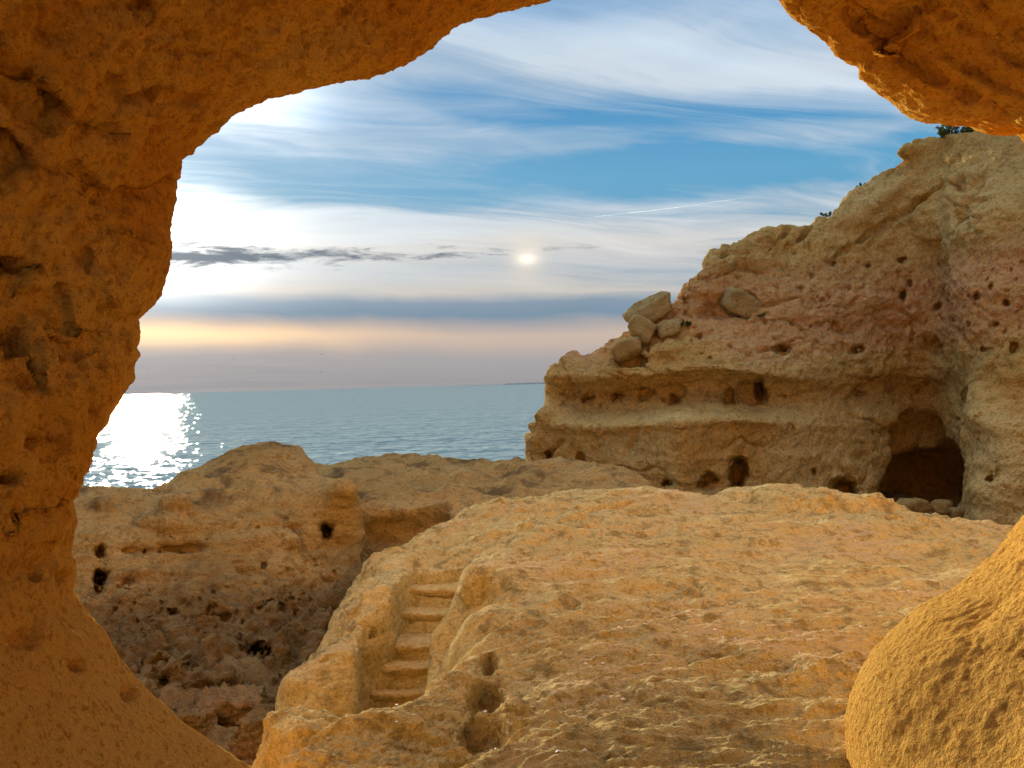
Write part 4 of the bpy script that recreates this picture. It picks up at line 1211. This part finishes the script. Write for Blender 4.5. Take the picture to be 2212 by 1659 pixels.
def shrub(px, py, w, h, label, n=260, d=None, seed=1):
    d = d or cliff_d(px, py + 6) + 0.25
    r = np.random.default_rng(seed)
    wm, hm = w / FP * d, h / FP * d
    root = bpy.data.objects.new('shrub', None); COL.objects.link(root)
    p = at(px, py, d); root.location = (p[0], p[1], p[2] + CZ - hm * 0.4)
    root['label'] = label; root['category'] = 'shrub'; root['group'] = 'shrubs on the cliff'
    V, Q, SV, SQ = [], [], [], []
    tips = []
    for i in range(max(7, n // 22)):
        ax = r.uniform(-0.5, 0.5) * wm; top = np.array([ax * 1.15 + r.normal() * 0.05 * wm, r.normal() * 0.2 * wm, hm * r.uniform(0.35, 1.0) * (1 - 1.1 * (ax / wm) ** 2)])
        b = np.array([ax * 0.8, r.normal() * 0.08 * wm, -0.15 * hm]); t = 0.012
        k = len(SV)
        for c_ in (b, (b + top) / 2 + r.normal(size=3) * 0.04 * hm, top):
            SV += [c_ + np.array(v) for v in ((-t, 0, 0), (t, 0, 0), (0, t, 0))]
        for s_ in (0, 3):
            SQ += [[k + s_ + j, k + s_ + (j + 1) % 3, k + s_ + 3 + (j + 1) % 3, k + s_ + 3 + j] for j in range(3)]
        tips.append((b, top))
    for i in range(n):
        b, top = tips[r.integers(len(tips))]
        c_ = b + (top - b) * r.uniform(0.35, 1.08) + r.normal(size=3) * 0.07 * max(hm, wm * 0.4)
        u = r.normal(size=3); u /= np.linalg.norm(u); v = np.cross(u, r.normal(size=3)); v /= np.linalg.norm(v)
        l = r.uniform(0.04, 0.08)
        k = len(V); V += [c_ - u * l, c_ + v * l * 0.45, c_ + u * l, c_ - v * l * 0.45]; Q.append([k, k + 1, k + 2, k + 3])
    add('foliage', mk_mesh('foliage', np.array(V), np.array(Q), False), M_LEAF, parent=root)
    add('stem', mk_mesh('stem', np.array(SV), np.array(SQ), False), M_STEM, parent=root)


def build_shrubs():
    shrub(2062, 283, 84, 30, 'largest green shrub on the cliff top, under the overhang', 700, None, 1)
    shrub(1660, 500, 26, 12, 'tiny shrub on the cliff crest halfway up', 120, None, 2)
    shrub(1795, 463, 34, 12, 'low shrub on the cliff crest above the halfway one', 160, None, 3)
    shrub(1478, 699, 22, 10, 'small dark tuft beside the ledge boulders', 140, cliff_d(1478, 703) - 0.1, 4)
    shrub(1643, 682, 20, 8, 'small dark tuft at the foot of the single lodged block', 100, cliff_d(1643, 686) - 0.1, 5)
    shrub(1862, 402, 20, 8, 'little tuft on the upper cliff crest', 80, None, 6)


build_shrubs()


# ------------------------------------------------------------------ gulls
def build_birds():
    m = leaf_mat('gull_plumage', (0.10, 0.10, 0.10))
    for n, (x, y, span, roll, head, lb) in enumerate([(695, 765, 9, 20, 60, 'gull highest above the sea with wings arched'), (694, 803, 9, -8, 80, 'gull just below the highest one, gliding low'), (504, 775, 6, 10, 40, 'distant gull left of the pair, higher'),
                                                      (500, 808, 5, 0, 90, 'distant gull low over the horizon'), (310, 793, 5, 5, 70, 'distant gull next to the cave wall'), (320, 797, 6, -10, 80, 'distant gull second from the cave wall')]):
        d = 1.3 * FP / span
        secs = [(-0.65, 0.03, -0.05, 0.02), (-0.42, 0.09, 0.10, 0.05), (-0.2, 0.13, 0.09, 0.07), (0, 0.15, 0.0, 0.08), (0.2, 0.13, 0.09, 0.07), (0.42, 0.09, 0.10, 0.05), (0.65, 0.03, -0.05, 0.02)]
        V, Q = [], []
        for x_, ch, z_, sw in secs:
            th = 0.012
            V += [(x_, ch / 2 - sw, z_ + th), (x_, -ch / 2 - sw, z_ + th), (x_, -ch / 2 - sw, z_ - th), (x_, ch / 2 - sw, z_ - th)]
        for i in range(len(secs) - 1):
            Q += [[i * 4 + j, i * 4 + (j + 1) % 4, i * 4 + 4 + (j + 1) % 4, i * 4 + 4 + j] for j in range(4)]
        root = bpy.data.objects.new('gull', None); COL.objects.link(root)
        p = at(x, y, d); root.location = (p[0], p[1], p[2] + CZ); root.rotation_euler = (math.radians(roll), math.radians(roll), math.radians(head - 60))
        root['label'] = lb; root['category'] = 'bird'; root['group'] = 'gulls over the sea'
        add('wing', mk_mesh('wing', np.array(V, float), np.array(Q)), m, parent=root)
        ys = np.linspace(-0.28, 0.26, 9); rr = 0.075 * np.sqrt(np.clip(1 - ((ys + 0.01) / 0.30) ** 2, 0.02, 1))
        V = [(rr[i] * math.cos(t), ys[i] - 0.03, rr[i] * math.sin(t) * 0.9 - 0.01) for i in range(9) for t in np.linspace(0, 2 * math.pi, 8, endpoint=False)]
        Q = [[i * 8 + j, i * 8 + (j + 1) % 8, i * 8 + 8 + (j + 1) % 8, i * 8 + 8 + j] for i in range(8) for j in range(8)]
        add('body', mk_mesh('body', np.array(V), np.array(Q)), m, parent=root)


build_birds()


# ------------------------------------------------------------------ far headland, contrail, shell grit
def build_far():
    d = 14000.0
    xs = np.linspace(930, 1330, 120); U_ = UV(xs, 828 + 0 * xs)[0]
    prof = np.interp(xs, [930, 985, 1035, 1088, 1096, 1150, 1240, 1330], [0, 4, 7, 9, 24, 27, 34, 40])
    P3 = np.stack([U_ * d / 400, 0 * U_, 0 * U_], 1)
    prof = prof * (1 + 0.25 * fbm(P3, 3.0, 3, 0.5))
    V, Q = [], []
    for i in range(len(xs)):
        X = U_[i] * d
        V += [(X, d - 60, -2), (X, d - 25, prof[i] * 0.8), (X, d + 60, prof[i]), (X * 1.02, d + 900, -2)]
    for i in range(len(xs) - 1):
        Q += [[i * 4 + j, i * 4 + j + 1, i * 4 + 5 + j, i * 4 + 4 + j] for j in range(3)]
    mt = rock('headland_rock', (0.40, 0.37, 0.33), (0.30, 0.29, 0.25), (0.46, 0.43, 0.38), scale=0.002, bump=0.0, grain=0.001)
    add('headland', mk_mesh('headland', np.array(V), np.array(Q)[:, ::-1]), mt, kind='structure', label='faint low headland on the horizon')
    # contrail
    m = bpy.data.materials.new('ice_trail'); m.use_nodes = True
    k = NT(m.node_tree); k.n.clear()
    df = k.new('ShaderNodeBsdfDiffuse'); df.inputs[0].default_value = (0.95, 0.95, 0.95, 1)
    tl = k.new('ShaderNodeBsdfTranslucent'); tl.inputs[0].default_value = (0.95, 0.95, 0.95, 1)
    a1 = k.new('ShaderNodeAddShader'); k.l.new(df.outputs[0], a1.inputs[0]); k.l.new(tl.outputs[0], a1.inputs[1])
    tr = k.new('ShaderNodeBsdfTransparent')
    n = k.noise(k.new('ShaderNodeNewGeometry').outputs['Position'], 0.004, 4, 0.6)
    mx = k.new('ShaderNodeMixShader'); k.put(mx.inputs[0], k.m('MULTIPLY', k.ss(n, 0.2, 0.8), 0.28)); k.l.new(tr.outputs[0], mx.inputs[1]); k.l.new(a1.outputs[0], mx.inputs[2])
    o = k.new('ShaderNodeOutputMaterial'); k.l.new(mx.outputs[0], o.inputs[0])
    A_, B_ = at(1256, 473, 14000.0), at(1622, 427, 12500.0)
    V, Q = [], []
    for i, t in enumerate(np.linspace(0, 1, 60)):
        c_ = A_ * (1 - t) + B_ * t; r_ = 1.6 + 2.2 * (1 - t) * min(1, t * 5); r_ *= min(1, (1 - t) * 8 + 0.2) * min(1, t * 5 + 0.1)
        c_ = c_ + np.array([0, 0, 6 * math.sin(t * 9)])
        V += [(c_[0], c_[1] + r_ * math.cos(q_), c_[2] + CZ + r_ * math.sin(q_)) for q_ in np.linspace(0, 2 * math.pi, 8, endpoint=False)]
    for i in range(59):
        Q += [[i * 8 + j, i * 8 + (j + 1) % 8, i * 8 + 8 + (j + 1) % 8, i * 8 + 8 + j] for j in range(8)]
    add('contrail', mk_mesh('contrail', np.array(V), np.array(Q)), m, 'thin white aircraft contrail across the blue sky band', 'contrail')


build_far()


def build_shells():
    """bits of broken shell on the shelf: too small to count"""
    m = bpy.data.materials.new('shell'); m.use_nodes = True
    k = NT(m.node_tree)
    n = k.noise(k.new('ShaderNodeNewGeometry').outputs['Position'], 40.0, 2)
    k.put(m.node_tree.nodes['Principled BSDF'].inputs['Base Color'], k.mix(n, (0.85, 0.80, 0.72, 1), (0.6, 0.52, 0.45, 1)))
    pl = bpy.data.objects['rock_platform'].data
    P = coords(pl); N = normals(pl)
    r = np.random.default_rng(4)
    ok = np.flatnonzero((N[:, 2] > 0.75) & (P[:, 1] > 4.0) & (P[:, 1] < 12))
    pick = r.choice(ok, 260, replace=False)
    V, Q = [], []
    for i in pick:
        s_ = r.uniform(0.004, 0.010) * (1.6 if r.random() < 0.1 else 1); c_ = P[i] + N[i] * s_ * 0.4; t = r.uniform(0, 6.28); k0 = len(V)
        for q_ in range(5):
            a_ = t + q_ * 1.2566; V.append(c_ + np.array([math.cos(a_) * s_, math.sin(a_) * s_ * 0.7, r.uniform(-0.3, 0.3) * s_]))
        V.append(c_ + np.array([0, 0, s_ * 0.7]))
        Q += [[k0 + q_, k0 + (q_ + 1) % 5, k0 + 5] for q_ in range(5)]
    add('shell_grit', mk_mesh('shell_grit', np.array(V), np.array(Q), False), m, 'white shell bits scattered over the rock shelf', 'shell grit', kind='stuff')


build_shells()
